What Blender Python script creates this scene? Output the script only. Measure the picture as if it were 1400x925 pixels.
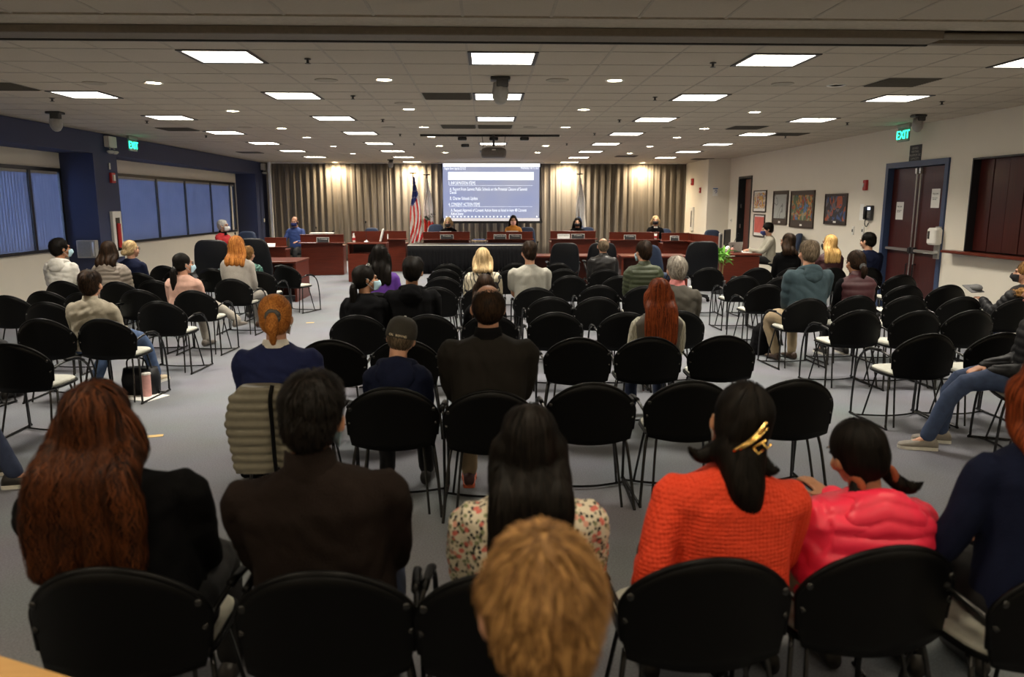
import bpy, math, random
import numpy as np
from mathutils import Vector, Matrix, noise
from mathutils.bvhtree import BVHTree
for _o in list(bpy.data.objects): bpy.data.objects.remove(_o)
sc = bpy.context.scene
COL = sc.collection
PI = math.pi
R = math.radians
# ------------------------------------------------------------------ camera
FPX, HC = 1037.0, 1.82
THETA = math.atan(184.5/FPX)
PSI = math.atan(35/FPX*math.cos(THETA))
cam_d = bpy.data.cameras.new('camera'); cam = bpy.data.objects.new('camera', cam_d); COL.objects.link(cam)
cam.location = (0, 0, HC); cam.rotation_euler = (PI/2-THETA, 0, -PSI)
cam_d.sensor_width = 36; cam_d.lens = 36*FPX/1400; cam_d.clip_start = .05; cam_d.clip_end = 200
cam_d.dof.use_dof = True; cam_d.dof.focus_distance = 9.0; cam_d.dof.aperture_fstop = 2.5
sc.camera = cam
# ------------------------------------------------------------------ world (dusk sky outside the windows) and exposure
w = bpy.data.worlds.new('dusk_sky'); sc.world = w; w.use_nodes = True
w.node_tree.nodes['Background'].inputs[0].default_value = (.24, .33, .56, 1)
w.node_tree.nodes['Background'].inputs[1].default_value = 7.5
sc.view_settings.view_transform = 'Standard'; sc.view_settings.look = 'None'
sc.view_settings.exposure = 0.42; sc.view_settings.gamma = 1
PANEL_E, PANEL_W, DOWN_E, REAR_E, WASH_W, SCREEN_E = 6.0, 34.0, 25.0, 22.0, 270.0, 0.72

CAMR = Matrix.Rotation(-PSI, 3, 'Z') @ Matrix.Rotation(PI/2-THETA, 3, 'X')
def ray(px, py): return CAMR @ Vector(((px-700)/FPX, (462.5-py)/FPX, -1))
def atz(px, py, z): d = ray(px, py); return Vector((0, 0, HC)) + d*((z-HC)/d.z)
def aty(px, py, y): d = ray(px, py); return Vector((0, 0, HC)) + d*(y/d.y)
def atx(px, py, x): d = ray(px, py); return Vector((0, 0, HC)) + d*(x/d.x)
def topx(p):
    q = CAMR.transposed() @ (Vector(p)-Vector((0, 0, HC)))
    return 700+FPX*q.x/-q.z, 462.5-FPX*q.y/-q.z
# ------------------------------------------------------------------ materials
def mat(name, color, rough=.6, metal=0, noise_amt=.12, scale=30, bump=0, bscale=200, emit=None, es=0, spec=.5, trans=0, sheen=0, coat=0, stretch=(1, 1, 1)):
    m = bpy.data.materials.new(name); m.use_nodes = True
    nt = m.node_tree; b = nt.nodes['Principled BSDF']; L = nt.links.new
    b.inputs['Roughness'].default_value = rough; b.inputs['Metallic'].default_value = metal
    b.inputs['Specular IOR Level'].default_value = spec
    if trans: b.inputs['Transmission Weight'].default_value = trans
    if sheen: b.inputs['Sheen Weight'].default_value = sheen
    if coat: b.inputs['Coat Weight'].default_value = coat
    tc = nt.nodes.new('ShaderNodeTexCoord'); mp = nt.nodes.new('ShaderNodeMapping'); mp.inputs['Scale'].default_value = stretch
    L(tc.outputs['Object'], mp.inputs[0])
    n = nt.nodes.new('ShaderNodeTexNoise'); n.inputs['Scale'].default_value = scale; n.inputs['Detail'].default_value = 4
    L(mp.outputs[0], n.inputs['Vector'])
    mx = nt.nodes.new('ShaderNodeMix'); mx.data_type = 'RGBA'
    c = np.array(color[:3], float)
    mx.inputs[6].default_value = (*np.clip(c*(1-noise_amt*1.6), 0, 1), 1); mx.inputs[7].default_value = (*np.clip(c*(1+noise_amt*1.6), 0, 1), 1)
    L(n.outputs['Fac'], mx.inputs[0]); L(mx.outputs[2], b.inputs['Base Color'])
    if bump:
        n2 = nt.nodes.new('ShaderNodeTexNoise'); n2.inputs['Scale'].default_value = bscale; n2.inputs['Detail'].default_value = 2
        L(mp.outputs[0], n2.inputs['Vector'])
        bp = nt.nodes.new('ShaderNodeBump'); bp.inputs['Strength'].default_value = bump; bp.inputs['Distance'].default_value = .01
        L(n2.outputs['Fac'], bp.inputs['Height']); L(bp.outputs[0], b.inputs['Normal'])
    if emit:
        b.inputs['Emission Color'].default_value = (*emit, 1); b.inputs['Emission Strength'].default_value = es
    return m
def wood(name, c1, c2, scale=3, axis=2, rough=.35):
    m = mat(name, c1, rough=rough, coat=.06, spec=.3); nt = m.node_tree; L = nt.links.new; b = nt.nodes['Principled BSDF']
    mp = [n for n in nt.nodes if n.type == 'MAPPING'][0]; s = [14, 14, 14]; s[axis] = 1.0; mp.inputs['Scale'].default_value = s
    n = [n for n in nt.nodes if n.type == 'TEX_NOISE'][0]; n.inputs['Scale'].default_value = scale; n.inputs['Distortion'].default_value = .6
    mx = [n for n in nt.nodes if n.type == 'MIX'][0]; mx.inputs[6].default_value = (*c1, 1); mx.inputs[7].default_value = (*c2, 1)
    return m
def pattern(name, base, spots, scale, kind='VORONOI', th=.25, rough=.7, inv=False, stretch=(1, 1, 1), bump=0):
    """base colour with spots of colours laid by voronoi/wave/noise cells"""
    m = mat(name, base, rough=rough, noise_amt=.05); nt = m.node_tree; L = nt.links.new; b = nt.nodes['Principled BSDF']
    mp = [n for n in nt.nodes if n.type == 'MAPPING'][0]; mp.inputs['Scale'].default_value = stretch
    last = [n for n in nt.nodes if n.type == 'MIX'][0].outputs[2]
    for i, (col, sc_, t) in enumerate(spots):
        add = nt.nodes.new('ShaderNodeVectorMath'); add.inputs[1].default_value = (i*3.7, i*1.3, i*2.1); L(mp.outputs[0], add.inputs[0])
        if kind == 'VORONOI':
            v = nt.nodes.new('ShaderNodeTexVoronoi'); v.inputs['Scale'].default_value = scale*sc_; L(add.outputs[0], v.inputs['Vector']); o = v.outputs['Distance']
        elif kind == 'NOISE':
            v = nt.nodes.new('ShaderNodeTexNoise'); v.inputs['Scale'].default_value = scale*sc_; v.inputs['Detail'].default_value = 1; v.inputs['Distortion'].default_value = 1.2
            L(add.outputs[0], v.inputs['Vector']); o = v.outputs['Fac']
        else:
            v = nt.nodes.new('ShaderNodeTexWave'); v.inputs['Scale'].default_value = scale*sc_; v.inputs['Distortion'].default_value = 9; v.inputs['Detail Scale'].default_value = 1.2
            L(add.outputs[0], v.inputs['Vector']); o = v.outputs['Fac']
        lt = nt.nodes.new('ShaderNodeMath'); lt.operation = 'LESS_THAN'; lt.inputs[1].default_value = t; L(o, lt.inputs[0])
        mx = nt.nodes.new('ShaderNodeMix'); mx.data_type = 'RGBA'; L(lt.outputs[0], mx.inputs[0]); L(last, mx.inputs[6]); mx.inputs[7].default_value = (*col, 1)
        last = mx.outputs[2]
    L(last, b.inputs['Base Color'])
    return m
def knit(name, col, scale=90, strength=.8, rough=.85):
    m = mat(name, col, rough=rough, noise_amt=.1, scale=8); nt = m.node_tree; L = nt.links.new; b = nt.nodes['Principled BSDF']
    mp = [n for n in nt.nodes if n.type == 'MAPPING'][0]
    v = nt.nodes.new('ShaderNodeTexVoronoi'); v.inputs['Scale'].default_value = scale; v.inputs['Randomness'].default_value = .25; L(mp.outputs[0], v.inputs['Vector'])
    bp = nt.nodes.new('ShaderNodeBump'); bp.inputs['Strength'].default_value = strength; bp.inputs['Distance'].default_value = .006; bp.invert = True
    L(v.outputs['Distance'], bp.inputs['Height']); L(bp.outputs[0], b.inputs['Normal'])
    return m
def hairmat(name, dark, light):
    m = mat(name, dark, rough=.55, noise_amt=.2, scale=12, spec=.10); nt = m.node_tree; L = nt.links.new; b = nt.nodes['Principled BSDF']
    g = nt.nodes.new('ShaderNodeNewGeometry'); mx = nt.nodes.new('ShaderNodeMix'); mx.data_type = 'RGBA'
    n = [n for n in nt.nodes if n.type == 'TEX_NOISE'][0]
    ma = nt.nodes.new('ShaderNodeMath'); ma.operation = 'MULTIPLY'; L(g.outputs['Random Per Island'], ma.inputs[0]); L(n.outputs['Fac'], ma.inputs[1])
    mb = nt.nodes.new('ShaderNodeMath'); mb.operation = 'MULTIPLY'; mb.inputs[1].default_value = 2.2; mb.use_clamp = True; L(ma.outputs[0], mb.inputs[0])
    mx.inputs[6].default_value = (*dark, 1); mx.inputs[7].default_value = (*light, 1); L(mb.outputs[0], mx.inputs[0]); L(mx.outputs[2], b.inputs['Base Color'])
    return m
def emis(name, color, strength):
    m = bpy.data.materials.new(name); m.use_nodes = True; nt = m.node_tree
    b = nt.nodes['Principled BSDF']; b.inputs['Base Color'].default_value = (*[c*.8 for c in color], 1)
    b.inputs['Emission Color'].default_value = (*color, 1); b.inputs['Emission Strength'].default_value = strength
    return m
# ------------------------------------------------------------------ mesh collector
class MB:
    def __init__(s): s.v = []; s.f = []; s.m = []; s.n = 0; s.mi = 0
    def add(s, vs, fs):
        s.v.extend([tuple(v) for v in vs]); s.f.extend([tuple(i+s.n for i in f) for f in fs]); s.m.extend([s.mi]*len(fs)); s.n += len(vs); return s
    def box(s, c, d, rot=None, bev=0):
        """centre, full sizes; optional chamfer of the vertical and horizontal edges"""
        x, y, z = [a/2 for a in d]; c = Vector(c)
        if bev <= 0:
            vs = [Vector((i*x, j*y, k*z)) for i in (-1, 1) for j in (-1, 1) for k in (-1, 1)]
            fs = [(0, 1, 3, 2), (4, 6, 7, 5), (0, 4, 5, 1), (2, 3, 7, 6), (0, 2, 6, 4), (1, 5, 7, 3)]
        else:
            b = min(bev, x*.9, y*.9, z*.9); vs = []; fs = []
            prof = [(x-b, -z), (x, -z+b), (x, z-b), (x-b, z)]
            for (px_, pz) in prof:
                ix = x-px_
                bb = b
                X, Y = px_, y-ix
                ring = [(X, Y-bb), (X-bb, Y), (-X+bb, Y), (-X, Y-bb), (-X, -Y+bb), (-X+bb, -Y), (X-bb, -Y), (X, -Y+bb)]
                vs += [Vector((a, e, pz)) for a, e in ring]
            for r in range(3):
                for k in range(8): fs.append((r*8+k, r*8+(k+1) % 8, r*8+8+(k+1) % 8, r*8+8+k))
            fs.append(tuple(range(7, -1, -1))); fs.append(tuple(range(24, 32)))
        if rot is not None: vs = [rot @ v for v in vs]
        return s.add([c+v for v in vs], fs)
    def prism(s, poly, z0, z1):
        n = len(poly); vs = [(x, y, z0) for x, y in poly]+[(x, y, z1) for x, y in poly]
        return s.add(vs, [(k, (k+1) % n, n+(k+1) % n, n+k) for k in range(n)]+[tuple(range(n-1, -1, -1)), tuple(range(n, 2*n))])
    def tube(s, pts, rad, n=8, smooth=0, cap=True):
        pts = [Vector(p) for p in pts]
        if smooth: pts, rad = crom(pts, rad, smooth)
        if not hasattr(rad, '__len__'): rad = [rad]*len(pts)
        t0 = (pts[1]-pts[0]).normalized(); u = t0.orthogonal().normalized(); vs = []; fs = []
        for i, p in enumerate(pts):
            t = (pts[min(i+1, len(pts)-1)]-pts[max(i-1, 0)]).normalized()
            u = (u-t*u.dot(t)).normalized(); v = t.cross(u)
            for k in range(n): a = 2*PI*k/n; vs.append(p+(u*math.cos(a)+v*math.sin(a))*rad[i])
        for i in range(len(pts)-1):
            for k in range(n): fs.append((i*n+k, i*n+(k+1) % n, i*n+n+(k+1) % n, i*n+n+k))
        if cap: fs.append(tuple(range(n-1, -1, -1))); fs.append(tuple(range(len(vs)-n, len(vs))))
        return s.add(vs, fs)
    def limb(s, pts, rad, n=12, smooth=3):
        """tube with round ends"""
        pts = [Vector(p) for p in pts]; rad = list(rad)
        if smooth and len(pts) > 2: pts, rad = crom(pts, rad, smooth)
        s.tube(pts, rad, n); s.ball(pts[0], (rad[0],)*3, n=n); s.ball(pts[-1], (rad[-1],)*3, n=n); return s
    def ball(s, c, r, rot=None, n=12):
        c = Vector(c); vs = []; fs = []; h = max(5, n//2+1)
        for i in range(1, h):
            a = PI*i/h
            for k in range(n): b = 2*PI*k/n; vs.append(Vector((r[0]*math.sin(a)*math.cos(b), r[1]*math.sin(a)*math.sin(b), r[2]*math.cos(a))))
        vs += [Vector((0, 0, r[2])), Vector((0, 0, -r[2]))]; T = len(vs)-2; B = T+1
        for i in range(h-2):
            for k in range(n): fs.append((i*n+k, i*n+n+k, i*n+n+(k+1) % n, i*n+(k+1) % n))
        for k in range(n): fs.append((T, k, (k+1) % n)); fs.append((B, (h-2)*n+(k+1) % n, (h-2)*n+k))
        if rot is not None: vs = [rot @ v for v in vs]
        return s.add([c+v for v in vs], fs)
    def stack(s, rings, M=None, n=20, p=2.4):
        """closed loft of horizontal superellipses: (cx, cy, z, rx, ry)"""
        vs = []; fs = []
        for (cx, cy, z, rx, ry) in rings:
            for k in range(n):
                a = 2*PI*k/n; ca, sa = math.cos(a), math.sin(a)
                vs.append(Vector((cx+rx*math.copysign(abs(ca)**(2/p), ca), cy+ry*math.copysign(abs(sa)**(2/p), sa), z)))
        m = len(rings)
        for i in range(m-1):
            for k in range(n): fs.append((i*n+k, i*n+(k+1) % n, i*n+n+(k+1) % n, i*n+n+k))
        fs.append(tuple(range(n-1, -1, -1))); fs.append(tuple(range((m-1)*n, m*n)))
        if M is not None: vs = [M @ v for v in vs]
        return s.add(vs, fs)
    def lathe(s, prof, c=(0, 0, 0), n=16):
        c = Vector(c); vs = []; fs = []
        for r, z in prof:
            for k in range(n): a = 2*PI*k/n; vs.append(c+Vector((r*math.cos(a), r*math.sin(a), z)))
        for i in range(len(prof)-1):
            for k in range(n): fs.append((i*n+k, i*n+(k+1) % n, i*n+n+(k+1) % n, i*n+n+k))
        fs.append(tuple(range(n-1, -1, -1))); fs.append(tuple(range(len(vs)-n, len(vs))))
        return s.add(vs, fs)
    def xf(s, M): s.v = [tuple(M @ Vector(v)) for v in s.v]; return s
    def mesh(s, name): me = bpy.data.meshes.new(name); me.from_pydata(s.v, [], s.f); return me
    def build(s, name, m, parent=None, smooth=False, loc=None, rz=0):
        me = s.mesh(name)
        for x in (m if isinstance(m, (list, tuple)) else [m]): me.materials.append(x)
        if len(me.materials) > 1: me.polygons.foreach_set('material_index', s.m)
        if smooth: me.polygons.foreach_set('use_smooth', [True]*len(me.polygons))
        o = bpy.data.objects.new(name, me); COL.objects.link(o)
        if parent is not None: o.parent = parent
        if loc is not None: o.location = loc
        if rz: o.rotation_euler.z = rz
        return o
def crom(pts, rad, sub):
    if not hasattr(rad, '__len__'): rad = [rad]*len(pts)
    P = [pts[0]*2-pts[1]]+pts+[pts[-1]*2-pts[-2]]; o = []; r = []
    for i in range(1, len(P)-2):
        for k in range(sub):
            t = k/sub
            o.append(.5*((2*P[i])+(P[i+1]-P[i-1])*t+(2*P[i-1]-5*P[i]+4*P[i+1]-P[i+2])*t*t+(3*P[i]-P[i-1]-3*P[i+1]+P[i+2])*t**3))
            r.append(rad[i-1]*(1-t)+rad[i]*t)
    o.append(pts[-1]); r.append(rad[-1]); return o, r
def empty(name, loc, label=None, cat=None, group=None, rz=0, kind=None, parent=None):
    o = bpy.data.objects.new(name, None); COL.objects.link(o); o.location = loc; o.rotation_euler.z = rz; o.empty_display_size = .1
    if parent is not None: o.parent = parent
    return tag(o, label, cat, group, kind)
def tag(o, label=None, cat=None, group=None, kind=None):
    if label: o['label'] = label
    if cat: o['category'] = cat
    if group: o['group'] = group
    if kind: o['kind'] = kind
    return o
def children_map():
    d = {}
    for o in bpy.data.objects:
        if o.parent: d.setdefault(o.parent.name, []).append(o)
    return d
def dup(o, loc=None, rz=None, label=None, group=None, parent=None, cm=None):
    c = o.copy(); COL.objects.link(c)
    if parent is not None: c.parent = parent
    if loc is not None: c.location = loc
    if rz is not None: c.rotation_euler.z = rz
    if label: c['label'] = label
    if group: c['group'] = group
    for ch in (cm or children_map()).get(o.name, []): dup(ch, parent=c, cm=cm)
    return c
def text(s_, size, m, parent, loc, rot=(PI/2, 0, 0), align='LEFT', name='lettering', ext=.0005):
    cu = bpy.data.curves.new(name, 'FONT'); cu.body = s_; cu.size = size; cu.align_x = align; cu.extrude = ext; cu.resolution_u = 2
    t = bpy.data.objects.new('tmp', cu); COL.objects.link(t); dg = bpy.context.evaluated_depsgraph_get()
    me = bpy.data.meshes.new_from_object(t.evaluated_get(dg)); bpy.data.objects.remove(t)
    me.materials.clear(); me.materials.append(m)
    o = bpy.data.objects.new(name, me); COL.objects.link(o)
    if parent is not None: o.parent = parent
    o.location = loc; o.rotation_euler = rot
    return o
ORD = ['first', 'second', 'third', 'fourth', 'fifth', 'sixth', 'seventh', 'eighth', 'ninth', 'tenth', 'eleventh', 'twelfth', 'thirteenth', 'fourteenth', 'fifteenth', 'sixteenth', 'seventeenth']
M = dict(
 wall=mat('cream_wall_paint', (.76, .71, .61), rough=.75, noise_amt=.02, scale=3, bump=.05),
 blue=mat('blue_wall_paint', (.034, .045, .105), rough=.65, noise_amt=.03, bump=.05),
 black=mat('black_plastic', (.0018, .0018, .0018), rough=.42, spec=.14, bump=.08, bscale=400),
 frame=mat('black_steel', (.012, .012, .012), rough=.25, spec=.6, metal=.3),
 blackm=mat('black_aluminium', (.01, .01, .012), rough=.4),
 tile=mat('mineral_fibre_tile', (.50, .445, .365), rough=.9, noise_amt=.04, scale=60, bump=.35, bscale=160),
 tbar=mat('painted_tee_bar', (.40, .355, .29), rough=.6),
 plaster=mat('ceiling_plaster', (.48, .43, .35), rough=.8),
 beam=mat('brown_painted_track', (.19, .16, .125), rough=.6),
 dark=mat('dark_slot', (.03, .027, .024), rough=.7),
 vent=mat('vent_metal', (.10, .09, .075), rough=.6),
 white=mat('white_enamel', (.75, .73, .68), rough=.4, noise_amt=.03),
 paper=mat('white_paper', (.85, .84, .80), rough=.8, noise_amt=.02),
 grey=mat('grey_plastic', (.32, .31, .29), rough=.5),
 darkgrey=mat('dark_grey_plastic', (.05, .05, .05), rough=.45),
 steel=mat('brushed_steel', (.55, .54, .52), rough=.28, metal=.9, noise_amt=.04),
 red=mat('red_enamel', (.45, .02, .02), rough=.4),
 mahog=wood('mahogany_veneer', (.055, .0085, .004), (.15, .025, .011), axis=0),
 mahogv=wood('mahogany_door_veneer', (.028, .0055, .005), (.075, .013, .010), axis=2),
 navyc=mat('blue_office_fabric', (.014, .026, .06), rough=.85, bump=.2),
 blackc=mat('black_office_leather', (.0035, .004, .006), rough=.5, spec=.25),
 skin=mat('skin_fair', (.52, .27, .17), rough=.5, noise_amt=.06, scale=20),
 skin2=mat('skin_tan', (.36, .17, .09), rough=.5, noise_amt=.06, scale=20),
 skin3=mat('skin_brown', (.22, .10, .055), rough=.5, noise_amt=.06, scale=20),
 gold=mat('gold_metal', (.85, .55, .18), rough=.18, metal=1),
 cushion=mat('light_grey_seat_fabric', (.50, .50, .44), rough=.85, bump=.3, bscale=500),
 glass=mat('clear_glass', (.9, .92, .95), rough=.02, trans=1, noise_amt=0),
)
# ================================================================== THE SETTING
CZ = 3.083; XL, XR, YB, YF = -7.05, 7.05, 25.1, -2.6; XW = -7.65   # ceiling, fascia plane, right wall, back, rear, recessed window plane
# carpet
cm_ = mat('blue_grey_carpet', (.178, .190, .228), rough=.95, noise_amt=.30, scale=110, bump=.5, bscale=600, spec=.1)
nt = cm_.node_tree; L = nt.links.new; b = nt.nodes['Principled BSDF']
n = nt.nodes.new('ShaderNodeTexNoise'); n.inputs['Scale'].default_value = 1.3; n.inputs['Detail'].default_value = 3
tc = [x for x in nt.nodes if x.type == 'TEX_COORD'][0]; L(tc.outputs['Object'], n.inputs['Vector'])
mx = nt.nodes.new('ShaderNodeMix'); mx.data_type = 'RGBA'; mx.blend_type = 'MULTIPLY'; mx.inputs[0].default_value = .35
L([x for x in nt.nodes if x.type == 'MIX'][0].outputs[2], mx.inputs[6]); L(n.outputs['Color'], mx.inputs[7]); 
mx2 = nt.nodes.new('ShaderNodeHueSaturation'); mx2.inputs['Saturation'].default_value = .55; mx2.inputs['Value'].default_value = 1.15; L(mx.outputs[2], mx2.inputs['Color']); L(mx2.outputs[0], b.inputs['Base Color'])
tag(MB().box((0, 11.2, -.05), (15.6, 28.2, .1)).build('floor', cm_), kind='structure')
ty = mat('yellow_tape', (.55, .38, .14), rough=.6)
for px, py, lb in [(212, 596, 'small yellow tape mark on grey carpet behind the auburn-haired woman'), (424, 441, 'yellow tape mark on grey carpet in the left aisle further away')]:
    q = atz(px, py, 0); tag(MB().box((0, 0, .002), (.12, .06, .003), Matrix.Rotation(.3, 3, 'Z')).build('floor_tape', ty, loc=(q.x, q.y, 0)), lb, 'tape')
# ceiling: slab, grid, tiles
ceil = tag(MB().box((0, 11.25, CZ+.11), (15.6, 28, .1)).build('ceiling', M['plaster']), kind='structure')
TX0 = -.155; TW = .61; YJ = 6.75
lights = []
for r, py in enumerate([78.5, 131, 162, 183, 193.5, 204.5, 212.5]):
    lights.append(YJ+2.44*r+TW/2-.02)
LK = [(-2, -1, 0, 1, 2)]*7
occupied = set()
def cell(x, y): return (math.floor((x-TX0)/TW), math.floor((y-YJ)/TW))
def cc(i, j): return (TX0+(i+.5)*TW, YJ+(j+.5)*TW)
panels = []
for r in range(8):
    for k in (-3, -2, -1, 0, 1, 2):
        if k == -3 and r != 0: continue
        if k == 0 and r == 3: continue
        if r == 7 and abs(k) > 1: continue
        if r >= 6 and k == 0: continue
        j = 4*r; i = 4*k
        if k == -3:
            i = -12; 
            if TX0+i*TW < XL: continue
        occupied.add((i, j)); panels.append((i, j, r, k))
vents = []
for px, py in [(15, 116), (240, 177), (346, 209), (611, 132), (629, 173), (677, 173), (1215, 118), (1002, 176), (1018, 185), (960, 217), (858, 214)]:
    q = atz(px, py, CZ); c_ = cell(q.x, q.y)
    if c_ in occupied: c_ = (c_[0]+1, c_[1])
    if c_ in occupied or not (-12 <= c_[0] <= 11): continue
    occupied.add(c_); vents.append(c_)
def ctile(mb, i, j, x0=None, x1=None, y0=None, y1=None):
    cx, cy = cc(i, j); a0, a1, b0, b1 = cx-TW/2, cx+TW/2, cy-TW/2, cy+TW/2
    a0 = max(a0, XL); a1 = min(a1, XR); b1 = min(b1, YB)
    if a1-a0 < .05 or b1-b0 < .05: return False
    mb.box(((a0+a1)/2, (b0+b1)/2, CZ+.0155), (a1-a0-.014, b1-b0-.014, .02), bev=.003); return True
tile_me = MB().box((0, 0, 0), (TW-.014, TW-.014, .02), bev=.003).mesh('ceiling_tile'); tile_me.materials.append(M['tile'])
rest = MB(); ntile = 0
order = sorted([(i, j) for i in range(-12, 12) for j in list(range(-1, 31))+[-3]], key=lambda a: a[1])
def add_tile(i, j):
    global ntile
    cx, cy = cc(i, j)
    full = cx-TW/2 > XL and cx+TW/2 < XR
    if ntile < 292 and full:
        o = bpy.data.objects.new('ceiling_tile', tile_me); COL.objects.link(o); o.parent = ceil; o.location = (cx, cy, CZ+.0155); ntile += 1
    else: ctile(rest, i, j)
near_rows = [-3, -4]
for i, j in order:
    if j == -3: add_tile(i, -3)
for i, j in order:
    if j == -3 or j == -2: continue
    if (i, j) in occupied: continue
    add_tile(i, j)
for j in range(-15, -3):
    for i in range(-12, 12):
        if (i, j) not in occupied and not (j in (-8, -12) and i % 4 == 0): ctile(rest, i, j)
tag(rest.build('ceiling_tiles_far', M['tile'], ceil), kind='stuff')
g = MB()
yj2 = 5.55
for i in range(-11, 12):
    x = TX0+i*TW; g.box((x, (yj2+YF)/2, CZ+.009), (.022, yj2-YF, .012)); g.box((x, (6.1+YB)/2, CZ+.009), (.022, YB-6.1, .012))
for j in range(-15, 31):
    y = YJ+j*TW
    if 5.5 < y < 6.2: continue
    g.box((0, y, CZ+.0085), (XR-XL, .022, .011))
g.build('ceiling_grid', M['tbar'], ceil)
MB().box((0, 5.68, CZ+.012), (14.1, .27, .03)).build('plaster_strip', M['plaster'], ceil)
MB().box((0, 6.1, CZ+.012), (14.1, .12, .03)).build('plaster_strip', M['plaster'], ceil)
# partition track beam
be = empty('trim_1', (0, 5.93, CZ), kind='structure')
xe = atz(1280, 55, CZ-.05).x
MB().box(((XL+xe)/2, 0, -.03), (xe-XL, .22, .06), bev=.006).build('track_beam', M['beam'], be)
MB().box(((XL+xe)/2, .125, -.034), (xe-XL, .03, .07)).build('track_slot', M['dark'], be)
MB().box(((xe+XR)/2, .03, -.02), (XR-xe, .02, .035)).build('track_rail', M['steel'], be)
MB().box(((xe+XR)/2, .1, -.03), (XR-xe, .08, .06)).build('track_beam', M['beam'], be)
# walls
def st(name, mb, m, **k): return tag(mb.build(name, m, **k), kind='structure')
wb = MB()
wb.box((0, YB+.1, CZ/2), (15.8, .2, CZ+.34))
st('wall_back', wb, M['wall']); st('wall_rear', MB().box((0, YF-.1, CZ/2), (15.8, .2, CZ+.34)), M['wall'])
# right wall with openings: door_1 (double door), door_2 (narrow), window_3 (serving hatch)
d1a, d1b = atx(1205, 330, XR).y, atx(1296, 260, XR).y      # far, near edges of door frame
d1y0, d1y1 = min(d1a, d1b), max(d1a, d1b); d1z = atx(1301, 215, XR).z
d2y0, d2y1 = sorted((atx(1008, 300, XR).y, atx(1026, 300, XR).y)); d2z = atx(1026, 240, XR).z
h3y1 = atx(1333, 216, XR).y; h3y0 = h3y1-2.6; h3z0 = atx(1319, 343, XR).z; h3z1 = atx(1333, 216, XR).z
rw = MB(); T = .2
def wseg(y0, y1, z0, z1):
    if z1 == CZ: z1 = CZ+.17
    rw.box((XR+T/2, (y0+y1)/2, (z0+z1)/2), (T, y1-y0, z1-z0))
wseg(YF, h3y0, 0, CZ); wseg(h3y0, h3y1, 0, h3z0); wseg(h3y0, h3y1, h3z1, CZ); wseg(h3y1, d1y0, 0, CZ)
wseg(d1y0, d1y1, d1z, CZ); wseg(d1y1, d2y0, 0, CZ); wseg(d2y0, d2y1, d2z, CZ); wseg(d2y1, YB, 0, CZ)
st('wall_right', rw, M['wall'])
# double door
d1 = empty('door_1', (XR, (d1y0+d1y1)/2, 0), kind='structure'); W1 = d1y1-d1y0
bf = mat('blue_door_frame', (.035, .06, .13), rough=.4)
fr = MB(); fr.box((.05, -W1/2+.045, d1z/2), (.16, .09, d1z)); fr.box((.05, W1/2-.045, d1z/2), (.16, .09, d1z)); fr.box((.05, 0, d1z-.045), (.16, W1-.18, .09)); fr.build('door_frame', bf, d1)
for s_ in (-1, 1):
    lw = (W1-.2)/2
    lf = MB().box((.1, s_*(lw/2+.008), (d1z-.1)/2), (.05, lw, d1z-.1), bev=.004).build('door_leaf', M['mahogv'], d1)
    MB().box((.03, s_*(lw/2+.04), 1.05), (.05, lw-.12, .05), bev=.01).build('push_bar', M['steel'], lf)
    MB().tube([(.05, s_*.055, .1), (.05, s_*.055, d1z-.2)], .011, 8).build('vertical_rod', M['steel'], lf)
    MB().box((.05, s_*.055, d1z-.16), (.05, .05, .1), bev=.008).build('latch', M['steel'], lf)
    MB().box((.045, s_*.055, 1.05), (.07, .08, .1), bev=.01).build('latch_case', M['blackm'], lf)
    hd = MB(); hd.tube([(.07, s_*.1, .5), (.02, s_*.1, .5), (.02, s_*.1, .82), (.07, s_*.1, .82)], .011, 8); hd.build('pull_handle', M['blackm'], lf)
MB().box((.22, 0, d1z/2), (.05, W1+.1, d1z+.1)).build('door_backing', M['dark'], d1)
# papers on the doors
for (px, py, lab, rot) in [(1230, 288, 'white paper notice taped to left leaf of double door', 0), (1279, 271, 'white paper notice with folded corner on right door leaf', .02)]:
    q = atx(px, py, XR+.07); n_ = empty('paper_notice', q, lab, 'notice', rz=0)
    MB().box((0, 0, 0), (.002, .23, .30)).build('sheet', M['paper'], n_)
    ink = mat('ink', (.1, .1, .1))
    text('WELCOME', .032, ink, n_, (-.002, .085, .06), rot=(PI/2, 0, -PI/2)); text('Please use the\nother door', .024, ink, n_, (-.002, .08, 0), rot=(PI/2, 0, -PI/2))
# narrow open door
d2 = empty('door_2', (XR, (d2y0+d2y1)/2, 0), kind='structure'); W2 = d2y1-d2y0
fr = MB(); fr.box((.08, W2/2-.03, d2z/2), (.2, .06, d2z)); fr.box((.08, -W2/2+.03, d2z/2), (.2, .06, d2z)); fr.box((.08, 0, d2z-.03), (.2, W2-.12, .06)); fr.build('door_frame', mat('dark_door_frame', (.02, .022, .024)), d2)
MB().box((.12, -W2*.12, (d2z-.08)/2), (.05, W2*.7, d2z-.08)).build('door_leaf', mat('open_door_red_brown', (.11, .017, .01), rough=.35), d2)
MB().box((.2, 0, d2z/2), (.05, W2, d2z)).build('door_backing', M['dark'], d2)
hg = MB()
for z in (.5, 1.2, 1.75): hg.box((.06, W2/2-.07, z), (.03, .04, .11))
hg.build('hinge', M['steel'], d2)
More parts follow.
